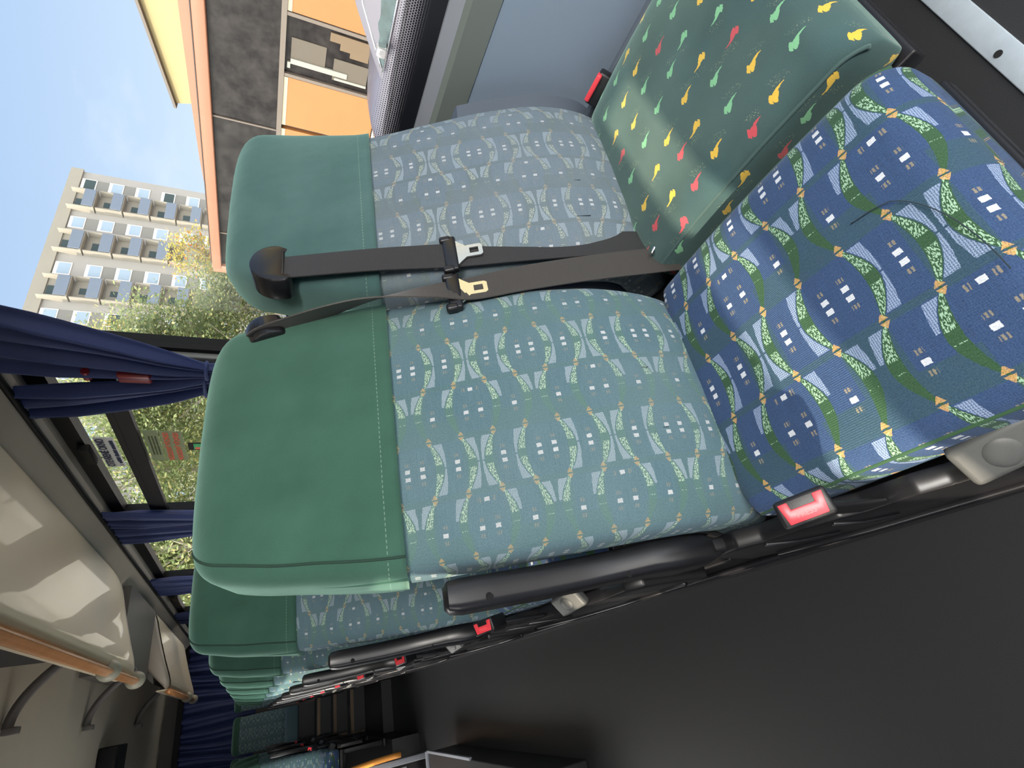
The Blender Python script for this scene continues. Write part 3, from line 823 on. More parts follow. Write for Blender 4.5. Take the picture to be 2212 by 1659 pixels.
# steps up to the rear bench
sp = MB()
zs = [-0.12, 0.03, 0.18, 0.33]; ys = [7.0, 7.28, 7.56, 7.84]
for z, y in zip(zs[1:], ys[:3]): sp.bb((-0.34, y, z - 0.6), (0.108, 7.93, z))
so_ = empty('rear_step', (0, 0, 0), 'dark steps with tan nosings at the rear end of the aisle', 'steps')
sp.build('step_block', M_FLOOR, so_)
M_TAN = mat('tan_step_edge', (0.30, 0.21, 0.13), 0.5)
for z, y in zip(zs[1:], ys[:3]):
    nb = MB(); nb.bb((-0.33, y - 0.012, z - 0.03), (0.10, y + 0.02, z + 0.006), 0.003); nb.bb((-0.33, y - 0.012, z - 0.14), (-0.315, y + 0.0, z)); nb.build('nosing', M_TAN, so_)
# platform edge trim (double rubber strip) at the aisle
pe = MB(); pe.tube([(0.106, Y0, 0.004), (0.106, 6.9, 0.004)], 0.008, 8); pe.tube([(0.103, Y0, -0.022), (0.103, 6.9, -0.022)], 0.005, 8)
struct(pe, 'trim_2', M_BLACKG, smooth=True)
# aluminium strip across the floor
al = MB(); al.bb((0.14, 0.033, 0.0), (1.10, 0.072, 0.006), 0.002); so2 = al.build('floor_rail', M_ALU, None, smooth=40, label='silver aluminium strip screwed to the dark floor below the window seat', cat='metal strip')
scw = MB(); scw.tube([(0.716, 0.058, 0.004), (0.716, 0.058, 0.0075)], 0.006, 14); scw.build('screw', M_DARKIN, so2, smooth=40)
# right wall : lower panel, ledge, gasket
wl = MB()
wl.prism([(1.105, 0.02), (1.20, 0.02), (1.20, 0.74), (1.150, 0.735), (1.142, 0.725), (1.138, 0.68), (1.125, 0.672)], 'y', Y0, Y1)
wr_ = struct(wl, 'wall_right', M_PANEL)
ld = MB(); ld.prism([(1.122, 0.674), (1.150, 0.674), (1.152, 0.742), (1.136, 0.738), (1.128, 0.728)], 'y', Y0, Y1); struct(ld, 'trim_3', M_OLIVE)
gk = MB(); gk.prism([(1.138, 0.738), (1.16, 0.738), (1.16, 0.768), (1.146, 0.766)], 'y', Y0, Y1); struct(gk, 'trim_4', M_GASK)
ow = MB(); ow.bb((1.20, Y0, -1.0), (1.24, Y1, 0.74)); struct(ow, 'wall_right_outer', mat('white_coach_side', (0.5, 0.5, 0.5), 0.4))
bt = MB(); bt.prism([(1.04, 0.0), (1.108, 0.0), (1.118, 0.30), (1.085, 0.34), (1.06, 0.33)], 'y', Y0, 0.50); struct(bt, 'baseboard_right', M_SLATE)
# pillars & windows
PY = [-0.1 - 1.5, 1.80, 3.52, 5.22, 6.92, 8.62]
for y in PY[1:]:
    p = MB(); p.bb((1.115, y - 0.055, 0.74), (1.19, y + 0.085, 1.84), 0.006); struct(p, 'trim_%d' % (5 + PY.index(y)), M_PILLAR, smooth=40)
GX = 1.155
spans = [(Y0, 1.735)] + [(a + 0.095, b - 0.065) for a, b in zip(PY[1:], PY[2:])]
for i, (ya, yb) in enumerate(spans):
    w = empty('window_%d' % (i + 1)); w['kind'] = 'structure'
    fr = MB()
    fr.bb((GX - 0.02, ya - 0.02, 1.74 if i else 1.79), (GX + 0.03, yb + 0.02, 1.84)); 
    fr.bb((GX - 0.02, ya - 0.02, 0.76), (GX + 0.03, ya + 0.012, 1.84)); fr.bb((GX - 0.02, yb - 0.012, 0.76), (GX + 0.03, yb + 0.02, 1.84))
    fr.build('window_frame', M_FRAME, w)
    g = MB(); g.bb((GX, ya, 0.74), (GX + 0.005, yb, 1.82)); g.build('pane', M_GLASS, w)
    d = MB(); d.quad((0, ya, 0.0), (0, yb, 0.0), (0, yb, 0.10), (0, ya, 0.10)); do = d.build('dotted_border', M_FRIT, w, recalc=False); do.location = (GX - 0.003, 0, 0.765)
    if i in (1, 3):
        v = MB(); v.bb((GX - 0.035, ya, 1.535), (GX - 0.005, yb, 1.59), 0.003); v.bb((GX - 0.03, ya, 1.59), (GX - 0.012, yb, 1.615)); v.build('sliding_rail', M_FRAME, w)
        v = MB(); v.bb((GX - 0.05, ya + 0.25 * (yb - ya) + 0.22, 1.72), (GX - 0.02, ya + 0.25 * (yb - ya) + 0.38, 1.765), 0.006); v.build('vent_handle', M_FRAME, w, smooth=40)
# header between window and rack, roof, rack
hd = MB()
hd.prism([(1.10, 1.80), (1.16, 1.80), (1.20, 1.90), (1.05, 2.02), (0.93, 2.02), (0.95, 1.90), (1.00, 1.865), (1.05, 1.825)], 'y', Y0, Y1); struct(hd, 'trim_11', M_TAUPE)
rr = MB(); rr.tube([(1.065, Y0, 1.815), (1.065, Y1, 1.815)], 0.012, 8); struct(rr, 'trim_12', M_FRAME, smooth=True)
cl = MB()
def ceil_pt(t, y):
    x = -1.35 + 2.55 * t; z = 2.06 - 0.10 * abs((x + 0.1) / 1.25) ** 3
    return Vector((x, y, z))
cl.grid(lambda u, v: ceil_pt(u, Y0 + (Y1 - Y0) * v), 30, 2); cl.grid(lambda u, v: ceil_pt(u, Y0 + (Y1 - Y0) * v) + Vector((0, 0, 0.06)), 30, 2)
struct(cl, 'ceiling', M_CEIL, smooth=True)
# rear wall with a raised ledge
bw = MB(); bw.bb((-1.4, Y1, -0.4), (1.25, Y1 + 0.1, 2.1)); struct(bw, 'wall_back', M_CEIL2)
# left wall with windows
lw = MB(); lw.bb((-1.42, Y0, -0.3), (-1.36, Y1, 0.72)); lw.bb((-1.42, Y0, 1.78), (-1.36, Y1, 2.1))
struct(lw, 'wall_left', M_PANEL)
LPY = [-3.1, -1.6, -0.1, 1.6, 3.3, 5.0, 6.7, 8.4]
lp = MB()
for y in LPY: lp.bb((-1.42, y - 0.09, 0.72), (-1.36, y + 0.09, 1.78))
struct(lp, 'trim_13', M_PILLAR)

M_CURT_L = None
def rack(ya, yb, zr, x0, name, label):
    """overhead luggage rack: curved cream underside from the window side to the rail, rounded rear end"""
    root = empty('luggage_rack', (0, 0, 0), label, 'luggage rack')
    prof = [(0.985, 1.885), (0.955, 1.862), (0.90, 1.842), (0.80, 1.815), (0.68, 1.780), (0.56, 1.742), (0.46, 1.706), (0.41, 1.692), (0.38, 1.690), (0.362, 1.698), (0.352, 1.715)]
    prof = [(x0 + (a - 0.345) * (0.985 - x0) / 0.64, z + zr) for a, z in prof]
    n = len(prof); N = 40
    def fn(u, v):
        a = v * (n - 1); i = min(int(a), n - 2); f = a - i
        x = prof[i][0] * (1 - f) + prof[i + 1][0] * f; z = prof[i][1] * (1 - f) + prof[i + 1][1] * f
        q = (x - x0) / (0.985 - x0)
        end = yb - 0.10 * (1 - q) ** 6 * 1.0 + 0.10 * q
        y = ya + (end - ya) * u
        return Vector((x, y, z + 0.10 * max(0, (u - 0.94) / 0.06) ** 2 * 0.25))
    mb = MB(); mb.grid(fn, 60, 40)
    mb.grid(lambda u, v: fn(u, v) + Vector((0.004, 0, 0.014)), 60, 40)
    mb.build('underside', M_CREAM, root, smooth=True)
    ed = MB(); ed.tube([fn(1.0, i / 30) + Vector((0, 0, 0.006)) for i in range(31)], 0.010, 8); ed.build('end_lip', M_TAUPE, root, smooth=True)
    li = MB(); li.prism([(x0 + 0.015, 1.78 + zr), (x0 + 0.06, 1.74 + zr), (0.90, 1.90), (0.90, 2.03), (x0 + 0.022, 2.03)], 'y', ya + 0.02, min(yb - 0.15, 3.0)) if ya < 0 else li.prism([(x0 + 0.06, 1.80), (0.90, 1.90), (0.90, 1.99), (x0 + 0.25, 1.99)], 'y', ya + 0.05, yb - 0.15)
    li.build('rack_infill', M_DARKIN if ya < 0 else M_RACKIN, root)  # long near rack: dark block stands in for shade in its open interior
    ecap = [(a, b + 0.008) for a, b in prof]
    for yc, nm in (((ya, 'front_cap'),) if ya > 0 else ()):
        cap = MB(); cr2 = []
        for k in range(6):
            f = k / 5; cx_, cz_ = 0.66, 1.80
            cr2.append([Vector((cx_ + (a - cx_) * (1 - 0.35 * f * f), yc - 0.10 * math.sin(f * math.pi / 2), cz_ + (b - cz_) * (1 - 0.35 * f * f))) for a, b in ecap + [(0.60, 1.93), (0.75, 1.94)]])
        cap.loft(cr2); cap.build(nm, M_TAUPE, root, smooth=50)
    fc = MB(); fc.bb((x0 - 0.002, ya, 1.708 + zr), (x0 + 0.010, yb - 0.12, 1.792 + zr), 0.003); fc.build('face_strip', M_CREAM, root, smooth=40)
    rl = MB(); xr_ = x0 - 0.012
    rings = []
    for yq in (ya, yb - 0.02):
        rings.append([Vector((xr_ + 0.020 * math.cos(2 * math.pi * j / 24) * (1 + 0.10 * math.cos(8 * math.pi * j / 24)), yq, 1.700 + zr + 0.027 * math.sin(2 * math.pi * j / 24) * (1 + 0.10 * math.cos(8 * math.pi * j / 24)))) for j in range(24)])
    rl.loft(rings)
    rl.build('hand_rail', M_COPPER, root, smooth=True)
    for yy in (yb - 0.03, yb - 0.80):
        k = MB(); rg = []
        for i in range(11):
            a = math.pi * i / 10; rad = 0.052 * math.sin(a) ** 0.6 + 1e-4
            rg.append([Vector((x0 - 0.004 + rad * 0.95 * math.cos(2 * math.pi * j / 20), yy - 0.065 * math.cos(a), 1.702 + zr + rad * math.sin(2 * math.pi * j / 20))) for j in range(20)])
        k.loft(rg); k.build('rail_bracket', mat('pale_olive_plastic', (0.34, 0.34, 0.27), 0.4), root, smooth=True)
        tb = MB(); tb.tube([(xr_, yy + 0.045, 1.700 + zr), (xr_, yy + 0.062, 1.700 + zr)], 0.034, 16); tb.build('rail_cap', mat('pale_olive_plastic', (0.34, 0.34, 0.27), 0.4), root, smooth=40)
    return root
rack(Y0, 4.30, 0.0, 0.345, 'a', 'long cream overhead luggage rack with orange bronze hand rail above the near seats')
rack(5.75, 8.2, -0.02, 0.345, 'b', 'shorter cream luggage rack unit with rail further back, its rounded end facing forward')
# dark gap panel between the racks, ceiling brackets, hatch
gp = MB(); gp.bb((0.42, 4.45, 1.83), (0.95, 5.60, 2.03)); gp.build('duct_panel', M_CEIL2, None, label='dark panel recess under the ceiling between the two luggage racks', cat='panel')
for j, (y, lab) in enumerate(((2.2, 'nearest curved grey ceiling bracket beside the rack rail'), (3.45, 'curved grey ceiling bracket with a hooked end above the rack rail bracket'), (4.9, 'curved grey ceiling bracket near the end of the first rack'), (6.9, 'small dark curved ceiling bracket furthest back'))):
    b = MB(); pts = []
    for i in range(15):
        f = i / 14; pts.append((0.46 - 0.30 * f, y, 1.80 + 0.235 * math.sin(f * math.pi / 2) ** 0.8))
    b.tube(pts, 0.022, 8, sx=0.8); b.box((0.150, y, 2.02), (0.03, 0.06, 0.055), None, 0.004)
    b.build('ceiling_bracket', M_CEIL2, None, smooth=50, label=lab, cat='bracket')
ht = MB(); ht.bb((-0.36, 5.5, 1.935), (0.02, 5.9, 2.055), 0.01); ho = ht.build('ceiling_hatch', M_FRAME, None, smooth=40, label='black rectangular box hanging under the grey ceiling above the aisle', cat='hatch')

# ------------------------------------------------------------------ curtains
def curtain(name, top, tie, bottom, npl, label, group, x=1.075, axis='y', zt=1.865, amp=0.024):
    """gathered cloth: top (ya,yb) at zt; tie (y, z, halfwidth); below the tie it hangs to 'bottom'"""
    (ya, yb), (ty, tz, tw), zb = top, tie, bottom
    N, M = npl * 10, 60
    ph = [random.uniform(0, 6.28) for _ in range(4)]
    def fn(u, v):
        z = zt + (zb - zt) * v; f = (zt - z) / (zt - tz)
        c0, c1 = ya, yb
        if f <= 1:
            e = f ** 1.25
            c0 = ya + (ty - tw - ya) * e; c1 = yb + (ty + tw - yb) * e
        else:
            g = min(1, (f - 1) * 1.2); c0 = ty - tw - 0.05 * g; c1 = ty + tw + 0.05 * g
        uu = u + 0.02 * math.sin(u * 17 + ph[0]) * (1 - abs(2 * u - 1))
        y = c0 + (c1 - c0) * uu
        k = 1 - 0.45 * math.exp(-((f - 1) / 0.12) ** 2)
        d = (math.sin(u * npl * 2 * math.pi + ph[1] + 1.2 * v) + 0.45 * math.sin(u * npl * 3.3 * math.pi + ph[2])) * amp * k * (0.35 + 0.65 * min(1, v * 5))
        return Vector((x + d, y, z + 0.01 * math.sin(u * 9 + ph[3]) * v))
    mb = MB(); mb.grid(fn, N, M)
    o = mb.build('window_curtain', M_CURT, None, smooth=True, label=label, cat='curtain', group=group, recalc=False)
    sm = o.modifiers.new('th', 'SOLIDIFY'); sm.thickness = 0.0025
    t = MB(); 
    pts = [(x + 0.024 * math.cos(a), ty + (tw + 0.006) * math.sin(a), tz) for a in [2 * math.pi * i / 16 for i in range(17)]]
    t.tube(pts, 0.006, 6, caps=False); t.build('tie_strap', M_CURT, o, smooth=True)
    return o
GC = 'navy curtains tied back along the right windows'
curtain('a', (1.45, 1.845), (1.765, 1.245, 0.036), 0.80, 4, 'largest navy curtain, tied at the first pillar on its near side', GC)
curtain('b', (1.95, 2.19), (1.872, 1.255, 0.058), 0.80, 3, 'navy curtain tied at the first pillar on its far side, beside the sliding vent', GC)
for k, y in enumerate(PY[2:5]):
    nm = ['second', 'third', 'fourth'][k]
    curtain('c', (y - 0.27, y + 0.005), (y - 0.075, 1.22, 0.035), 0.8, 4, 'navy curtain on the near side of the %s window pillar' % nm, GC)
    curtain('d', (y + 0.025, y + 0.30), (y + 0.075, 1.22, 0.035), 0.8, 4, 'navy curtain on the far side of the %s window pillar' % nm, GC)
# unseen curtains added to block sun at the left windows, gaps pass patches
GLC = 'unseen navy curtains added to block sun along the left windows'
for j, (ya, yb, zb) in enumerate(((-3.0, 0.075, 0.70), (0.165, 0.50, 0.70), (0.56, 0.76, 0.70), (0.84, 1.55, 0.70), (1.65, 2.6, 0.70), (5.1, 6.9, 0.70), (7.0, 8.9, 0.70))):
    mb = MB(); npl = max(3, int((yb - ya) / 0.09))
    mb.grid(lambda u, v: Vector((-1.33 + 0.018 * math.sin(u * npl * 6.283), ya + (yb - ya) * u, 1.80 + (zb - 1.80) * v)), npl * 8, 6)
    o = mb.build('window_curtain', M_CURT, None, smooth=True, label='unseen navy curtain added to block sun at the left windows, %s from the front' % ['first', 'second', 'third', 'fourth', 'fifth', 'sixth', 'seventh'][j], cat='curtain', group=GLC, recalc=False)
    o.modifiers.new('th', 'SOLIDIFY').thickness = 0.002
# long rear curtain
mb = MB(); ph = 1.0
def rc_(u, v):
    x = -1.30 + 2.45 * u; z = 1.84 - 0.85 * v
    d = 0.035 * math.sin(u * 95 + 2.2 * v + 1.5 * math.sin(u * 11)) + 0.018 * math.sin(u * 211 + v * 3)
    return Vector((x + 0.03 * math.sin(v * 3 + u * 20), Y1 - 0.12 + d, z))
mb.grid(rc_, 420, 30)
o = mb.build('rear_curtain', M_CURT, None, smooth=True, label='wide pleated navy curtain across the rear window', cat='curtain', recalc=False)
o.modifiers.new('th', 'SOLIDIFY').thickness = 0.003
cr = MB(); cr.tube([(-1.34, Y1 - 0.12, 1.85), (1.18, Y1 - 0.12, 1.85)], 0.012, 8); cr.bb((-1.34, Y1 - 0.2, 1.84), (1.18, Y1 - 0.02, 1.90)); cr.build('curtain_rail', M_FRAME, o)
# curtain rod pieces at the first pillar
rd = MB(); rd.tube([(1.07, 1.78, 0.80), (1.07, 1.78, 1.245)], 0.008, 8); rd.build('tie_rod', M_STEEL, None, smooth=True, label='steel rod behind the tie of the largest navy curtain', cat='rod')

# emergency hammer
hm = empty('emergency_hammer', (1.064, 1.805, 1.41), 'dark red emergency hammer in its holder between the first pair of curtains', 'hammer')
h = MB(); h.box((0.0, 0.0, 0.045), (0.03, 0.050, 0.095), None, 0.008); h.build('holder', M_REDD, hm, smooth=40)
h = MB(); h.tube([(0.0, 0.0, 0.08), (0.0, 0.0, 0.18)], 0.008, 10); h.tube([(0.0, -0.022, 0.175), (0.0, 0.024, 0.175)], 0.012, 12); h.build('hammer_head', M_REDD, hm, smooth=40)

# ------------------------------------------------------------------ stickers on the second window
def text_mesh(body, size, depth=0.0004):
    cu = bpy.data.curves.new('txt', 'FONT'); cu.body = body; cu.size = size; cu.extrude = depth; cu.align_x = 'LEFT'; cu.align_y = 'BOTTOM'; cu.offset = size * 0.02
    to = bpy.data.objects.new('txt', cu); COL.objects.link(to)
    dg = bpy.context.evaluated_depsgraph_get(); me = bpy.data.meshes.new_from_object(to.evaluated_get(dg)); bpy.data.objects.remove(to)
    return me
def wall_text(body, y_left, z, width, size, material, parent, name='lettering', x=GX - 0.0065):
    """reads left to right when looking at the window from inside: left = far (+y), right = near"""
    me = text_mesh(body, size); xs = [v.co.x for v in me.vertices]; sc = width / (max(xs) - min(xs)); x0 = min(xs)
    for v in me.vertices: v.co = Vector((x - v.co.z, y_left - (v.co.x - x0) * sc, z + v.co.y))
    me.materials.append(material); o = bpy.data.objects.new(name, me); COL.objects.link(o)
    if parent: o.parent = parent
    return o
M_STW = mat('white_sticker', (0.75, 0.78, 0.78), 0.4); M_STG = mat('olive_sticker', (0.22, 0.27, 0.14), 0.5); M_INK = mat('navy_ink', (0.03, 0.05, 0.12), 0.5)
M_INKR = mat('orange_red_ink', (0.85, 0.16, 0.08), 0.5); M_INKG = mat('dark_olive_ink', (0.07, 0.09, 0.04), 0.5); M_GRN = mat('green_ink', (0.05, 0.45, 0.16), 0.5)
def sticker(name, y0, y1, z0, z1, m_, label):
    mb = MB(); mb.bb((GX - 0.005, y0, z0), (GX - 0.0035, y1, z1)); return mb.build(name, m_, None, label=label, cat='sticker')
def small_print(yl, z, width, h, material, parent):
    """an unreadable line of small lettering: irregular strokes"""
    b = MB(); y = yl; q = random.Random(int(z * 1000))
    while y > yl - width:
        w = h * q.uniform(0.3, 0.7)
        if q.random() > 0.15: b.bb((GX - 0.0066, y - w * 0.7, z), (GX - 0.005, y, z + h * q.uniform(0.7, 1.0)))
        y -= w
    b.build('small_print', material, parent, kind='stuff')
s1 = sticker('window_sticker', 2.475, 2.80, 1.642, 1.712, M_STW, 'white sticker with dark lettering on the sliding vent of the second window')
wall_text('OTEV\u0158EN\u00c9 OKNO', 2.79, 1.672, 0.30, 0.040, M_INK, s1)
small_print(2.78, 1.648, 0.27, 0.016, M_INK, s1)
s2 = sticker('window_sticker', 2.40, 2.73, 1.475, 1.528, M_STG, 'olive sticker with small dark text just below the sliding rail')
for r_, zz in enumerate((1.513, 1.501, 1.489)): small_print(2.66, zz - 0.004, 0.20, 0.007, M_INKG, s2)
s3 = sticker('window_sticker', 2.41, 2.73, 1.385, 1.470, M_STG, 'olive sticker with two lines of orange-red capitals')
wall_text('N\u00daDZOV\u00dd V\u00ddCHOD', 2.72, 1.432, 0.30, 0.030, M_INKR, s3)
wall_text('NOUZOV\u00dd V\u00ddCHOD', 2.72, 1.395, 0.30, 0.030, M_INKR, s3)
s4 = sticker('window_sticker', 2.53, 2.61, 1.30, 1.372, M_FRAME, 'small black-framed green and red pictogram sticker beside the nearest headrest')
pg = MB(); pg.bb((GX - 0.0065, 2.54, 1.305), (GX - 0.005, 2.60, 1.350)); pg.build('pictogram', M_GRN, s4); pg = MB(); pg.bb((GX - 0.0075, 2.575, 1.31), (GX - 0.0065, 2.597, 1.345)); pg.build('pictogram_mark', M_INKR, s4)

# ------------------------------------------------------------------ left side of the coach, far back
def simple_seat(root_label, loc, flip=False, group=None):
    root = copy_tree(ra); root['label'] = root_label; root.location = loc
    if group: root['group'] = group
    if flip:
        root.scale = (-1, 1, 1)
    return root
GL = 'seats across the aisle far back'
for k in range(3):
    simple_seat('seat across the aisle, %s of the group beyond the side door' % ['first', 'second', 'third'][k], (-0.20, 4.95 + 0.8 * k, 0.045), True, GL)
# rear bench
GB = 'rear bench seats'
for j, (x, lab) in enumerate(((-0.36, 'middle seat of the rear bench facing down the aisle, grey-green back'), (0.10, 'rear bench seat right of the middle one'), (0.56, 'rear bench seat nearest the right windows'), (-0.80, 'rear bench seat left of the middle one'))):
    rb_ = empty('rear_bench_seat', (x, 0, 0.22), lab, 'seat', GB)
    Lt = [(0.34, 0.0), (1.2, 0.02)]; Rt = [(0.34, 0.43), (1.2, 0.41)]
    mbk = back_mesh(Lt, Rt, 0.40, 0.95, thick=0.11); mbk.v = [(a, b + 7.75, c) for a, b, c in mbk.v]; mbk.build('backrest', M_VINE_OLD, rb_, smooth=True)
    mbk = back_mesh(Lt, Rt, 0.93, 1.02, grow=0.006, thick=0.11, roundtop=True); mbk.v = [(a, b + 7.75, c) for a, b, c in mbk.v]; mbk.build('headrest_cover', M_COVER, rb_, smooth=True)
    cb = MB(); cb.bb((0.01, 7.85, 0.30), (0.42, 8.32, 0.43), 0.02); cb.build('seat_cushion', M_VINE_OLD, rb_, smooth=40)
    cb = MB(); cb.bb((0.01, 7.95, -0.2), (0.42, 8.32, 0.30)); cb.build('seat_base', M_BLACK, rb_)
# door partition + handrail at the stairwell
pt = empty('stairwell_partition', (0, 0, 0), 'grey framed partition with an orange hand rail at the side-door stairwell', 'partition')
q = MB(); q.bb((-0.50, 4.80, -0.22), (-0.46, 4.86, 0.72), 0.005); q.bb((-1.30, 4.80, 0.66), (-0.46, 4.86, 0.72), 0.005); q.build('frame', M_GASK, pt, smooth=40)
q = MB(); q.bb((-1.30, 4.82, -0.05), (-0.52, 4.84, 0.66)); q.build('board', mat('pale_grey_board', (0.32, 0.35, 0.36), 0.5), pt)
q = MB(); pts = []
for i in range(13):
    f = i / 12; pts.append((-0.43 - 0.08 * f ** 2, 4.77, 0.00 + 0.72 * f))
q.tube(pts, 0.020, 10); q.build('hand_rail', mat('orange_hand_rail', (0.72, 0.30, 0.06), 0.35), pt, smooth=True)
bx_ = empty('stairwell_box', (0, 0, 0), 'low dark box with grey metal edges beside the aisle, in front of the side-door stairwell', 'box')
q = MB(); q.bb((-1.3, 2.3, -0.22), (-0.39, 4.05, -0.02), 0.006); q.build('box_body', M_FLOOR, bx_, smooth=40)
q = MB(); q.bb((-1.3, 4.04, -0.05), (-0.385, 4.065, -0.005), 0.003); q.build('edge_strip', M_GASK, bx_, smooth=40)
q = MB(); q.bb((-0.395, 3.2, -0.03), (-0.38, 4.05, -0.012), 0.002); q.build('edge_strip', M_GASK, bx_, smooth=40)
q = MB(); q.bb((-1.3, 4.02, -0.0), (-0.60, 4.06, 0.55), 0.004); q.build('glass_frame', M_GASK, bx_, smooth=40)
st_ = MB(); st_.bb((-1.4, 3.8, -0.75), (-0.62, 5.05, -0.65)); st_.bb((-0.9, 3.8, -0.70), (-0.62, 5.05, -0.45)); struct(st_, 'trim_14', M_FLOOR)

# unseen fill lights added under the ceiling to brighten the interior (above the aisle)
M_FILL = bpy.data.materials.new('fill_light_glow'); M_FILL.use_nodes = True
M_FILL.node_tree.nodes['Principled BSDF'].inputs['Emission Color'].default_value = (1, 0.97, 0.92, 1); M_FILL.node_tree.nodes['Principled BSDF'].inputs['Emission Strength'].default_value = 2.0
for j, y in enumerate((-2.2, -0.9)):
    l = empty('fill_light', (-0.12, y, 2.03), 'added flat fill light above the aisle, %s' % ('the one further forward' if j == 0 else 'the one nearer the front seats'), 'light', 'added fill lights')
    b = MB(); b.bb((-0.12, -0.45, -0.02), (0.12, 0.45, 0.02), 0.006); b.build('housing', M_CREAM, l, smooth=40)
    b = MB(); b.bb((-0.10, -0.42, -0.026), (0.10, 0.42, -0.018)); b.build('fill_panel', M_FILL, l)
    ar = bpy.data.lights.new('fill_light_lamp', 'AREA'); ar.shape = 'RECTANGLE'; ar.size = 0.2; ar.size_y = 0.85; ar.energy = 48; ar.color = (1.0, 0.96, 0.90)
    ao = bpy.data.objects.new('fill_light_lamp', ar); COL.objects.link(ao); ao.parent = l; ao.location = (0, 0, -0.035)

# ------------------------------------------------------------------ outside
GZ = -1.40
M_ASPH = mat('asphalt', (0.30, 0.28, 0.265), 0.9, var=0.2, vscale=2); M_PAVE = mat('pale_pavement', (0.52, 0.47, 0.43), 0.9, var=0.12, vscale=1)
g = MB(); g.bb((-80, -80, GZ - 0.2), (130, 130, GZ)); g.build('ground', M_ASPH, None, kind='structure')
g = MB(); g.bb((10.8, -10, GZ), (14, 17, GZ + 0.12)); g.bb((4, 22, GZ), (80, 58, GZ + 0.05)); g.build('pavement', M_PAVE, None, kind='structure')
# shop building
sb = empty('shop_building', (14, 0, GZ), 'low orange-panelled shop building with a dark glass band across the street', 'building')
M_ORP = mat('orange_facade_panel', (0.235, 0.095, 0.030), 0.6, var=0.10, vscale=0.8); M_ORF = mat('orange_metal_fascia', (0.215, 0.098, 0.062), 0.5, metal=0.0, var=0.05)
M_YEL = mat('pale_yellow_render', (0.27, 0.225, 0.12), 0.9, var=0.06); M_MET = mat('bronze_window_frame', (0.10, 0.082, 0.072), 0.5, 0.1)
def darkglass():
    mt, nt, bs = newmat('dark_reflective_glass'); oc = objco()
    n = noise(oc, 2.2, 4.0, 0.65)
    c = mixc(clamp01(n * 2.5 - 0.9), (0.008, 0.007, 0.008), (0.03, 0.027, 0.027)); nt.links.new(c, bs.inputs['Base Color'])
    bs.inputs['Roughness'].default_value = 0.2; bs.inputs['Specular IOR Level'].default_value = 0.12; return mt
M_DG = darkglass()
def bpart(name, m_, parent, boxes, bev=0.0, smooth=False):
    b = MB()
    for a in boxes: b.bb(a[0], a[1], bev)
    return b.build(name, m_, parent, smooth=smooth)
Lx = 0.0
bpart('core', mat('dark_core', (0.04, 0.035, 0.035), 0.8), sb, [((0.12, -12, 0), (9, 15.6, 4.3))])
bpart('glass_band', M_DG, sb, [((0.03, -12, 1.19 - GZ), (0.12, 15.7, 2.76 - GZ))])
bpart('fascia', M_ORF, sb, [((-0.12, -12, 2.74 - GZ), (0.25, 15.85, 3.03 - GZ))], 0.03, 40)
up = MB(); up.prism([(-12, 3.03 - GZ), (12.6, 3.03 - GZ), (11.4, 3.12 - GZ), (9.6, 3.20 - GZ), (7.4, 3.27 - GZ), (-12, 3.42 - GZ)], 'x', -0.05, 0.3); up.build('upper_fascia', M_ORF, sb)
bpart('fascia_joint', mat('dark_core', (0.04, 0.035, 0.035), 0.8), sb, [((-0.13, -12, 3.025 - GZ), (0.2, 15.6, 3.045 - GZ))])
bpart('corner_post', M_ORF, sb, [((-0.10, 15.72, 0.0), (0.2, 16.05, 3.0 - GZ))], 0.03, 40)
ga = MB(); ga.prism([(-12, 3.2 - GZ), (10.0, 3.2 - GZ), (10.1, 3.60 - GZ), (-12, 8.1 - GZ)], 'x', 0.35, 0.7); ga.build('gable_wall', M_YEL, sb)
ge = MB(); ge.prism([(-12, 8.1 - GZ), (10.15, 3.58 - GZ), (10.15, 3.64 - GZ), (-12, 8.2 - GZ)], 'x', 0.2, 0.75); ge.build('roof_edge', M_MET, sb)
bpart('sill_rail', M_MET, sb, [((-0.06, -12, 1.08 - GZ), (0.1, 15.7, 1.20 - GZ))])
for ya, yb in ((-3, 1.2), (1.2, 4.0), (4.0, 6.78), (8.32, 9.72), (9.80, 12.6), (12.68, 15.7)):
    zz = 0.18 if ya == 4.0 else None
    bpart('facade_panel', M_ORP, sb, [((-0.02, ya + 0.02, -0.0 + 0.15), (0.12, yb - 0.02, 1.06 - GZ))])
    bpart('panel_edge', mat('cream_panel_edge', (0.28, 0.245, 0.18), 0.6), sb, [((-0.03, ya + 0.02, 0.98 - GZ), (0.0, yb - 0.02, 1.08 - GZ))])
wd = bpart('shop_window', M_DG, sb, [((0.05, 6.84, 0.15), (0.11, 8.26, 1.08 - GZ))])
bpart('frame', M_MET, wd, [((-0.04, 6.78, 0.1), (0.08, 6.86, 1.1 - GZ)), ((-0.04, 8.24, 0.1), (0.08, 8.32, 1.1 - GZ))])
bpart('inner_blind', mat('grey_blind', (0.065, 0.055, 0.045), 0.7), wd, [((0.02, 7.35, 0.2 - GZ - 0.05), (0.05, 7.95, 0.95 - GZ)), ((0.02, 7.55, 0.5), (0.05, 8.1, 1.35))])
bpart('boxes', mat('cardboard_brown', (0.10, 0.07, 0.045), 0.8), wd, [((0.0, 6.95, 0.55), (0.05, 7.15, 1.5)), ((0.0, 7.15, 0.55), (0.05, 7.3, 1.25)), ((0.0, 7.3, 0.55), (0.05, 7.42, 1.0))])
bpart('light_strip', mat('white_strip', (0.19, 0.19, 0.18), 0.5), wd, [((-0.01, 7.95, 0.95 - GZ - 0.0), (0.05, 8.1, 1.02 - GZ)), ((-0.01, 8.02, 0.5), (0.05, 8.08, 1.3)), ((-0.01, 7.85, 1.0), (0.05, 7.98, 2.35))])
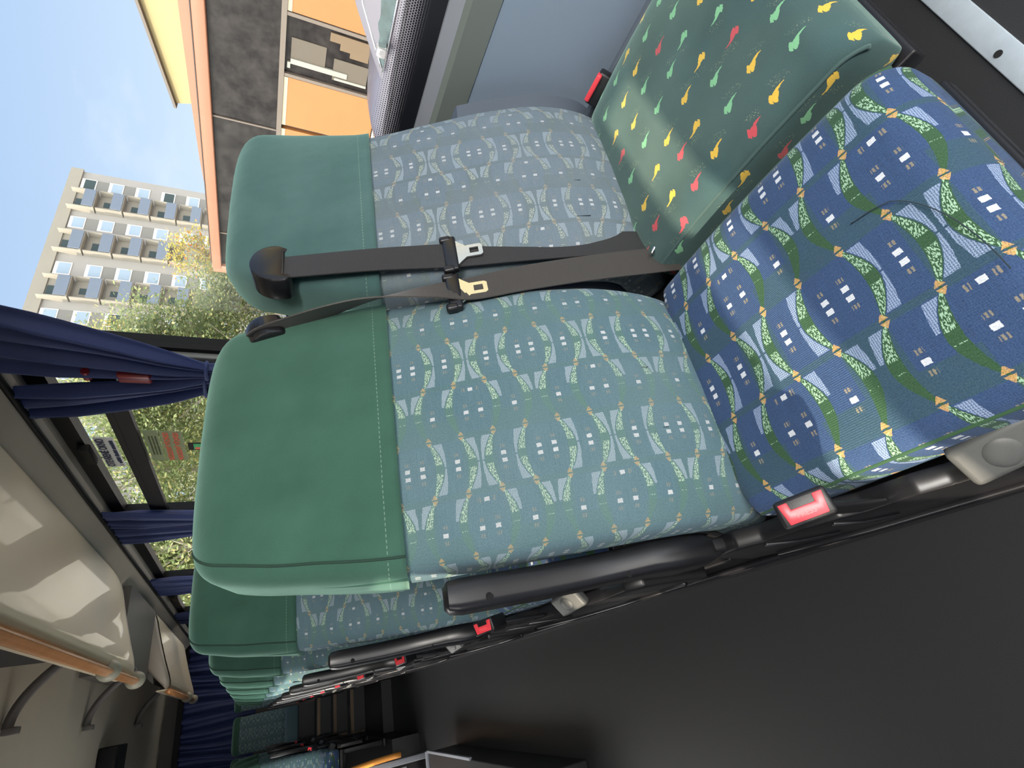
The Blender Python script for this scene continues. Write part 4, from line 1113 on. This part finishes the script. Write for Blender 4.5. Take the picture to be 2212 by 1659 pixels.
for y in (9.95, 4.5, 14.2): bpart('mullion', M_MET, sb, [((-0.01, y - 0.02, 1.19 - GZ), (0.06, y + 0.02, 2.76 - GZ))])
# tower block
tw = empty('apartment_block', (0, 60, GZ), 'tall grey apartment block with dark balcony fronts behind the trees', 'building')
M_TW = mat('grey_render', (0.30, 0.288, 0.28), 0.9, var=0.06, vscale=0.3); M_TW2 = mat('darker_grey_render', (0.20, 0.195, 0.19), 0.9); M_BEI = mat('beige_concrete', (0.27, 0.25, 0.22), 0.9, var=0.1)
M_TGL = mat('pale_window_glass', (0.30, 0.38, 0.48), 0.15); M_BAL = mat('dark_blue_grey_balcony', (0.14, 0.17, 0.23), 0.6); M_WF = mat('white_window_frame', (0.75, 0.75, 0.75), 0.5); M_DARKW = mat('dark_window', (0.05, 0.07, 0.07), 0.2)
bpart('body', M_TW, tw, [((-20, 0.6, 0), (67.0, 14, 25.6 - GZ))])
bpart('parapet', M_BEI, tw, [((-20, 0.35, 24.6 - GZ), (67.2, 0.62, 25.9 - GZ))])
rnd = random.Random(3)
cols = [(64.7, 'w'), (61.3, 'b'), (57.7, 'w'), (54.0, 'b'), (50.1, 'w'), (46.8, 'b'), (43.1, 'w'), (39.6, 'b'), (35.8, 'w'), (32.3, 'b'), (28.5, 'w'), (25, 'b'), (21.2, 'w'), (17.7, 'b'), (14, 'w'), (10.4, 'b'), (6.8, 'w'), (3.2, 'b'), (-0.5, 'w')]
for cx, kd in cols:
    for f in range(9):
        z = 23.7 - 2.93 * f - GZ
        if z < 1.5: continue
        if kd == 'w':
            w = bpart('window', M_WF, tw, [((cx - 0.95, 0.52, z - 0.80), (cx + 0.95, 0.62, z + 0.80))])
            bpart('glass', M_DARKW if rnd.random() < 0.25 else M_TGL, w, [((cx - 0.82, 0.48, z - 0.68), (cx + 0.82, 0.53, z + 0.45))])
            if rnd.random() < 0.75:
                bpart('render_patch', M_TW2, tw, [((cx - 0.95, 0.57, z + 0.85), (cx + 0.95, 0.63, z + 2.1))])
        else:
            b = bpart('balcony', M_BEI, tw, [((cx - 1.55, 0.50, z - 1.35), (cx + 1.55, 0.62, z + 1.30)), ((cx - 1.6, -0.45, z - 1.45), (cx + 1.6, 0.6, z - 1.30)), ((cx - 1.6, -0.4, z - 1.3), (cx - 1.48, 0.6, z + 1.3)), ((cx + 1.48, -0.4, z - 1.3), (cx + 1.6, 0.6, z + 1.3))])
            bpart('balcony_front', M_BAL, b, [((cx - 1.45, -0.55, z - 1.35), (cx + 1.45, -0.45, z - 0.20))])
            bpart('balcony_door', M_DARKW, b, [((cx - 0.6 + rnd.uniform(-.4, .4), 0.46, z - 1.2), (cx + 0.5, 0.52, z + 0.8))])
# far low blocks seen through the trees
fb = empty('distant_white_building', (6, 48, GZ), 'low white building glimpsed through the trees behind', 'building')
bpart('wall', mat('white_render', (0.72, 0.70, 0.68), 0.9), fb, [((-14, 0, 0), (10, 8, 7.5))])
for i in range(6):
    for j in range(2): bpart('window', M_TGL, fb, [((-12 + i * 3.6, -0.08, 1.5 + j * 3.2), (-10.4 + i * 3.6, 0.02, 3.1 + j * 3.2))])
# van far away
vn = empty('parked_white_van', (12.3, 19.5, GZ), 'pale lilac vehicle far off, seen between the two headrests', 'van')
bpart('body', mat('lilac_white_paint', (0.55, 0.58, 0.80), 0.3), vn, [((-1.0, -2.2, 0.45), (1.0, 2.2, 1.9))], 0.15, 40)
bpart('windows', M_DG, vn, [((-1.03, -1.2, 1.2), (1.03, 1.9, 1.7))], 0.04, 40)
for a in (-1, 1):
    for b in (-1.4, 1.4):
        w = MB(); w.tube([(a * 0.95 - 0.1, b, 0.34), (a * 0.95 + 0.1, b, 0.34)], 0.34, 20); w.build('wheel', M_BLACK, vn, smooth=40)

# trees
def leaf_mat(name, cols_):
    mt, nt, bs = newmat(name); oc = objco()
    gi = nt.nodes.new('ShaderNodeNewGeometry'); n = X(gi.outputs['Random Per Island'])
    c = mixc(clamp01(n * 2.0), cols_[0], cols_[1]); c = mixc(clamp01(n * 2.0 - 1.0), c, cols_[2]); c = mixc(gt(n, 0.93), c, cols_[3])
    nt.links.new(c, bs.inputs['Base Color']); bs.inputs['Roughness'].default_value = 0.6
    bs.inputs['Subsurface Weight'].default_value = 0.0
    tl = nt.nodes.new('ShaderNodeBsdfTranslucent'); nt.links.new(c, tl.inputs[0]); ms = nt.nodes.new('ShaderNodeMixShader'); ms.inputs[0].default_value = 0.45
    nt.links.new(bs.outputs[0], ms.inputs[1]); nt.links.new(tl.outputs[0], ms.inputs[2]); nt.links.new(ms.outputs[0], nt.nodes['Material Output'].inputs[0])
    return mt
M_LEAF = leaf_mat('tree_leaves', [(0.12, 0.17, 0.06), (0.21, 0.26, 0.11), (0.34, 0.36, 0.16), (0.62, 0.55, 0.24)])
M_LEAFA = leaf_mat('autumn_leaves', [(0.22, 0.24, 0.06), (0.48, 0.40, 0.10), (0.62, 0.45, 0.12), (0.70, 0.22, 0.06)])
M_BARK = mat('pale_bark', (0.42, 0.38, 0.32), 0.9, var=0.2)
def tree(loc, h, crown, nl, label, group='street trees behind the coach', seed=1, lm=None, ls=0.10):
    rd_ = random.Random(seed); root = empty('street_tree', loc, label, 'tree', group)
    t = MB(); t.tube([(0, 0, 0), (0.05, 0.05, h * 0.35), (0.1, -0.05, h * 0.62), (0, 0, h * 0.9)], [0.16, 0.13, 0.09, 0.03], 8)
    cl_ = []
    for i in range(14):
        a = rd_.uniform(0, 6.28); zz = h * rd_.uniform(0.35, 0.75); r = crown * rd_.uniform(0.5, 0.95)
        e = Vector((r * math.cos(a), r * math.sin(a), zz + h * rd_.uniform(0.05, 0.25)))
        t.tube([(0.05, 0, zz), (e.x * 0.5, e.y * 0.5, zz + (e.z - zz) * 0.6), tuple(e)], [0.06, 0.04, 0.012], 6); cl_.append(e)
    t.build('trunk', M_BARK, root, smooth=True)
    for i in range(46):
        while True:
            p = Vector((rd_.uniform(-1, 1), rd_.uniform(-1, 1), rd_.uniform(-1, 1)))
            if p.length < 1: break
        cl_.append(Vector((p.x * crown, p.y * crown, h * 0.66 + p.z * h * 0.36)))
    vs = []; fs = []
    for i in range(int(nl * 1.7)):
        c = cl_[rd_.randrange(len(cl_))]; s = crown * 0.20
        p = c + Vector((rd_.gauss(0, s), rd_.gauss(0, s), rd_.gauss(0, s * 0.8)))
        u = Vector((rd_.gauss(0, 1), rd_.gauss(0, 1), rd_.gauss(0, 1))).normalized(); w = u.orthogonal().normalized()
        k = ls * rd_.uniform(0.6, 1.3); b = len(vs)
        vs += [p - u * k, p + w * k * 0.5, p + u * k, p - w * k * 0.5]; fs.append((b, b + 1, b + 2, b + 3))
    lv = MB(); lv.add(vs, fs); lv.build('foliage', lm or M_LEAF, root, recalc=False)
    return root
tree((17.0, 25.5, GZ), 9.6, 2.6, 7000, 'large green tree in front of the apartment block, beside the first curtain', seed=1)
tree((20.8, 27.0, GZ), 7.0, 2.4, 6000, 'lower spreading tree right of the large one, above the lilac vehicle', seed=2)
tree((24.6, 27.0, GZ), 8.2, 1.5, 2600, 'slim autumn-coloured tree beside the corner of the shop building', seed=3, lm=M_LEAFA)
tree((19.0, 30.0, GZ), 13.4, 1.9, 2600, 'tallest sparse tree reaching the roofline of the apartment block', seed=4, lm=M_LEAFA)
tree((13.6, 24.0, GZ), 10.5, 2.9, 8000, 'leafy tree behind the near end of the sliding vent window', seed=5)
tree((10.4, 26.0, GZ), 10.5, 2.9, 8000, 'leafy tree behind the stickers of the second window', seed=6)
tree((6.6, 25.0, GZ), 10.0, 2.6, 7000, 'leafy tree seen through the far part of the second window', seed=7)
tree((4.6, 27.0, GZ), 10.0, 2.6, 6500, 'leafy tree seen through the third window', seed=8)
tree((14.8, 31.0, GZ), 9.0, 3.0, 6000, 'green tree further back between two nearer trees', seed=9)

# parked car close to the coach
def build_car():
    root = empty('parked_car', (8.0, 0, GZ), 'silver-lilac car with chrome window strips parked beside the coach', 'car')
    M_P = mat('lilac_silver_paint', (0.085, 0.080, 0.105), 0.4, 0.1, coat=0.15, var=0.02); M_CH = mat('chrome_strip', (0.85, 0.86, 0.9), 0.12, 1.0)
    g = -GZ
    # side outline stations along y: (y, z of belt, z of sill, half width scale)
    secs = []
    for i in range(37):
        y = -0.2 + (6.0 + 0.2) * i / 36
        belt = interp([(-0.2, -0.20), (3.3, -0.27), (4.3, -0.29), (5.3, -0.36), (5.8, -0.50), (6.0, -0.75)], y)
        sill = interp([(-0.2, -1.10), (5.6, -1.10), (6.0, -1.02)], y)
        ins = interp([(-0.2, 0.0), (4.8, 0.0), (5.6, 0.10), (6.0, 0.45)], y)
        mid = (belt + sill) / 2
        hoodz = belt + interp([(-0.2, 0.0), (4.2, 0.02), (4.6, 0.10), (5.5, 0.08), (6.0, 0.02)], y)
        pts = [(0.10 + ins, sill), (0.02 + ins, sill + 0.10), (0.0 + ins, mid), (0.03 + ins, belt - 0.12), (0.02 + ins, belt - 0.10), (0.10 + ins, belt), (0.30 + ins, hoodz), (0.9, hoodz + 0.03), (1.5 - ins, hoodz), (1.70 - ins, belt), (1.8 - ins, mid), (1.70 - ins, sill)]
        secs.append([Vector((a, y, b + g)) for a, b in pts])
    b = MB(); b.loft(secs); b.build('body', M_P, root, smooth=40)
    # greenhouse
    gs = []
    for i in range(25):
        y = -0.2 + (4.45 + 0.2) * i / 24
        top = interp([(-0.2, 0.33), (2.4, 0.36), (3.3, 0.33), (3.7, 0.20), (4.1, -0.04), (4.45, -0.25)], y)
        base = -0.30
        a = max(0.02, (top - base)) * 0.42
        gs.append([Vector((0.10, y, base + g)), Vector((0.12 + a * 0.6, y, base + (top - base) * 0.7 + g)), Vector((0.14 + a, y, top + g)), Vector((0.9, y, top + 0.05 * min(1, (top - base) / .3) + g)), Vector((1.66 - a, y, top + g)), Vector((1.70, y, base + g))])
    b = MB(); b.loft(gs); b.build('roof_and_pillars', M_P, root, smooth=30)
    # side glass
    def sideglass(y0, y1, tab):
        b = MB(); rings = []
        for i in range(13):
            y = y0 + (y1 - y0) * i / 12; top = interp(tab, y); 
            full = interp([(-0.2, 0.33), (2.4, 0.36), (3.3, 0.33), (3.7, 0.20), (4.1, -0.04), (4.45, -0.25)], y); base = -0.30; a = max(0.02, (full - base)) * 0.42
            f = min(1.0, (top - base) / max(0.02, (full - base))); 
            xt = 0.10 + (0.04 + a) * f - 0.012
            rings.append([Vector((0.094, y, base + 0.03 + g)), Vector((xt, y, top + g)), Vector((xt + 0.01, y, top + g)), Vector((0.10, y, base + 0.03 + g))])
        b.loft(rings); return b.build('side_window', mat('car_glass', (0.035, 0.055, 0.060), 0.15, var=0.6, vscale=6, spec=0.3), root, smooth=30)
    tabw = [(1.0, 0.25), (2.6, 0.27), (3.2, 0.24), (3.6, 0.12), (4.1, -0.15), (4.28, -0.26)]
    s_ = sideglass(1.0, 4.28, tabw)
    c = MB(); pts = []
    for i in range(30):
        y = 1.0 + 3.30 * i / 29; top = interp(tabw, y) + 0.012; full = interp([(-0.2, 0.33), (2.4, 0.36), (3.3, 0.33), (3.7, 0.20), (4.1, -0.04), (4.45, -0.25)], y); a = max(0.02, full + 0.30) * 0.42
        f = min(1, (top + 0.30) / max(0.02, full + 0.30)); pts.append((0.10 + (0.04 + a) * f - 0.02, y, top + g))
    c.tube(pts, 0.014, 6); c.tube([(0.075, 1.0, -0.275 + g), (0.07, 4.32, -0.275 + g)], 0.016, 6); c.build('chrome_strip', M_CH, root, smooth=True)
    # seats seen inside: none modelled behind dark glass; mirror
    mr = MB(); mr.box((-0.10, 3.95, -0.17 + g), (0.20, 0.14, 0.15), None, 0.04); mr.box((0.05, 3.98, -0.23 + g), (0.18, 0.06, 0.04), None, 0.01); m1 = mr.build('wing_mirror', mat('mirror_shell_silver', (0.35, 0.35, 0.38), 0.25, 0.6), root, smooth=40)
    mg = MB(); mg.box((-0.10, 3.875, -0.17 + g), (0.15, 0.01, 0.11), None, 0.003); mg.build('mirror_glass', M_STEEL, m1)
    # wheels and arch lips
    for yy in (1.4, 4.95):
        w = MB(); w.tube([(0.05, yy, -1.07 + g), (0.28, yy, -1.07 + g)], 0.33, 32); wo = w.build('wheel', M_BLACK, root, smooth=40)
        w = MB(); w.tube([(0.02, yy, -1.07 + g), (0.06, yy, -1.07 + g)], 0.21, 24); w.build('rim', M_ALU, wo, smooth=40)
        w = MB(); w.tube([(0.015, yy + 0.40 * math.cos(a), -1.07 + 0.40 * math.sin(a) + g) for a in [math.pi * (i / 20) for i in range(21)]], 0.02, 6); w.build('arch_lip', mat('dark_arch', (0.06, 0.06, 0.07), 0.5), root, smooth=True)
        w = MB(); rg = [(yy + 0.38 * math.cos(2 * math.pi * i / 28), -1.07 + 0.38 * math.sin(2 * math.pi * i / 28) + g) for i in range(28)]
        w.prism(rg, 'x', -0.012, 0.03); w.build('wheel_arch', M_DARKIN, root)
    h = MB(); h.tube([(0.0, 3.2, -0.42 + g), (-0.012, 3.2, -0.42 + g)], 0.01, 6)
    cr = MB(); cr.tube([(0.012, 0.0, -0.35 + g), (0.012, 3.3, -0.40 + g), (0.012, 5.3, -0.50 + g)], 0.008, 6); cr.build('body_crease', mat('dark_arch', (0.06, 0.06, 0.07), 0.5), root, smooth=True)
build_car()
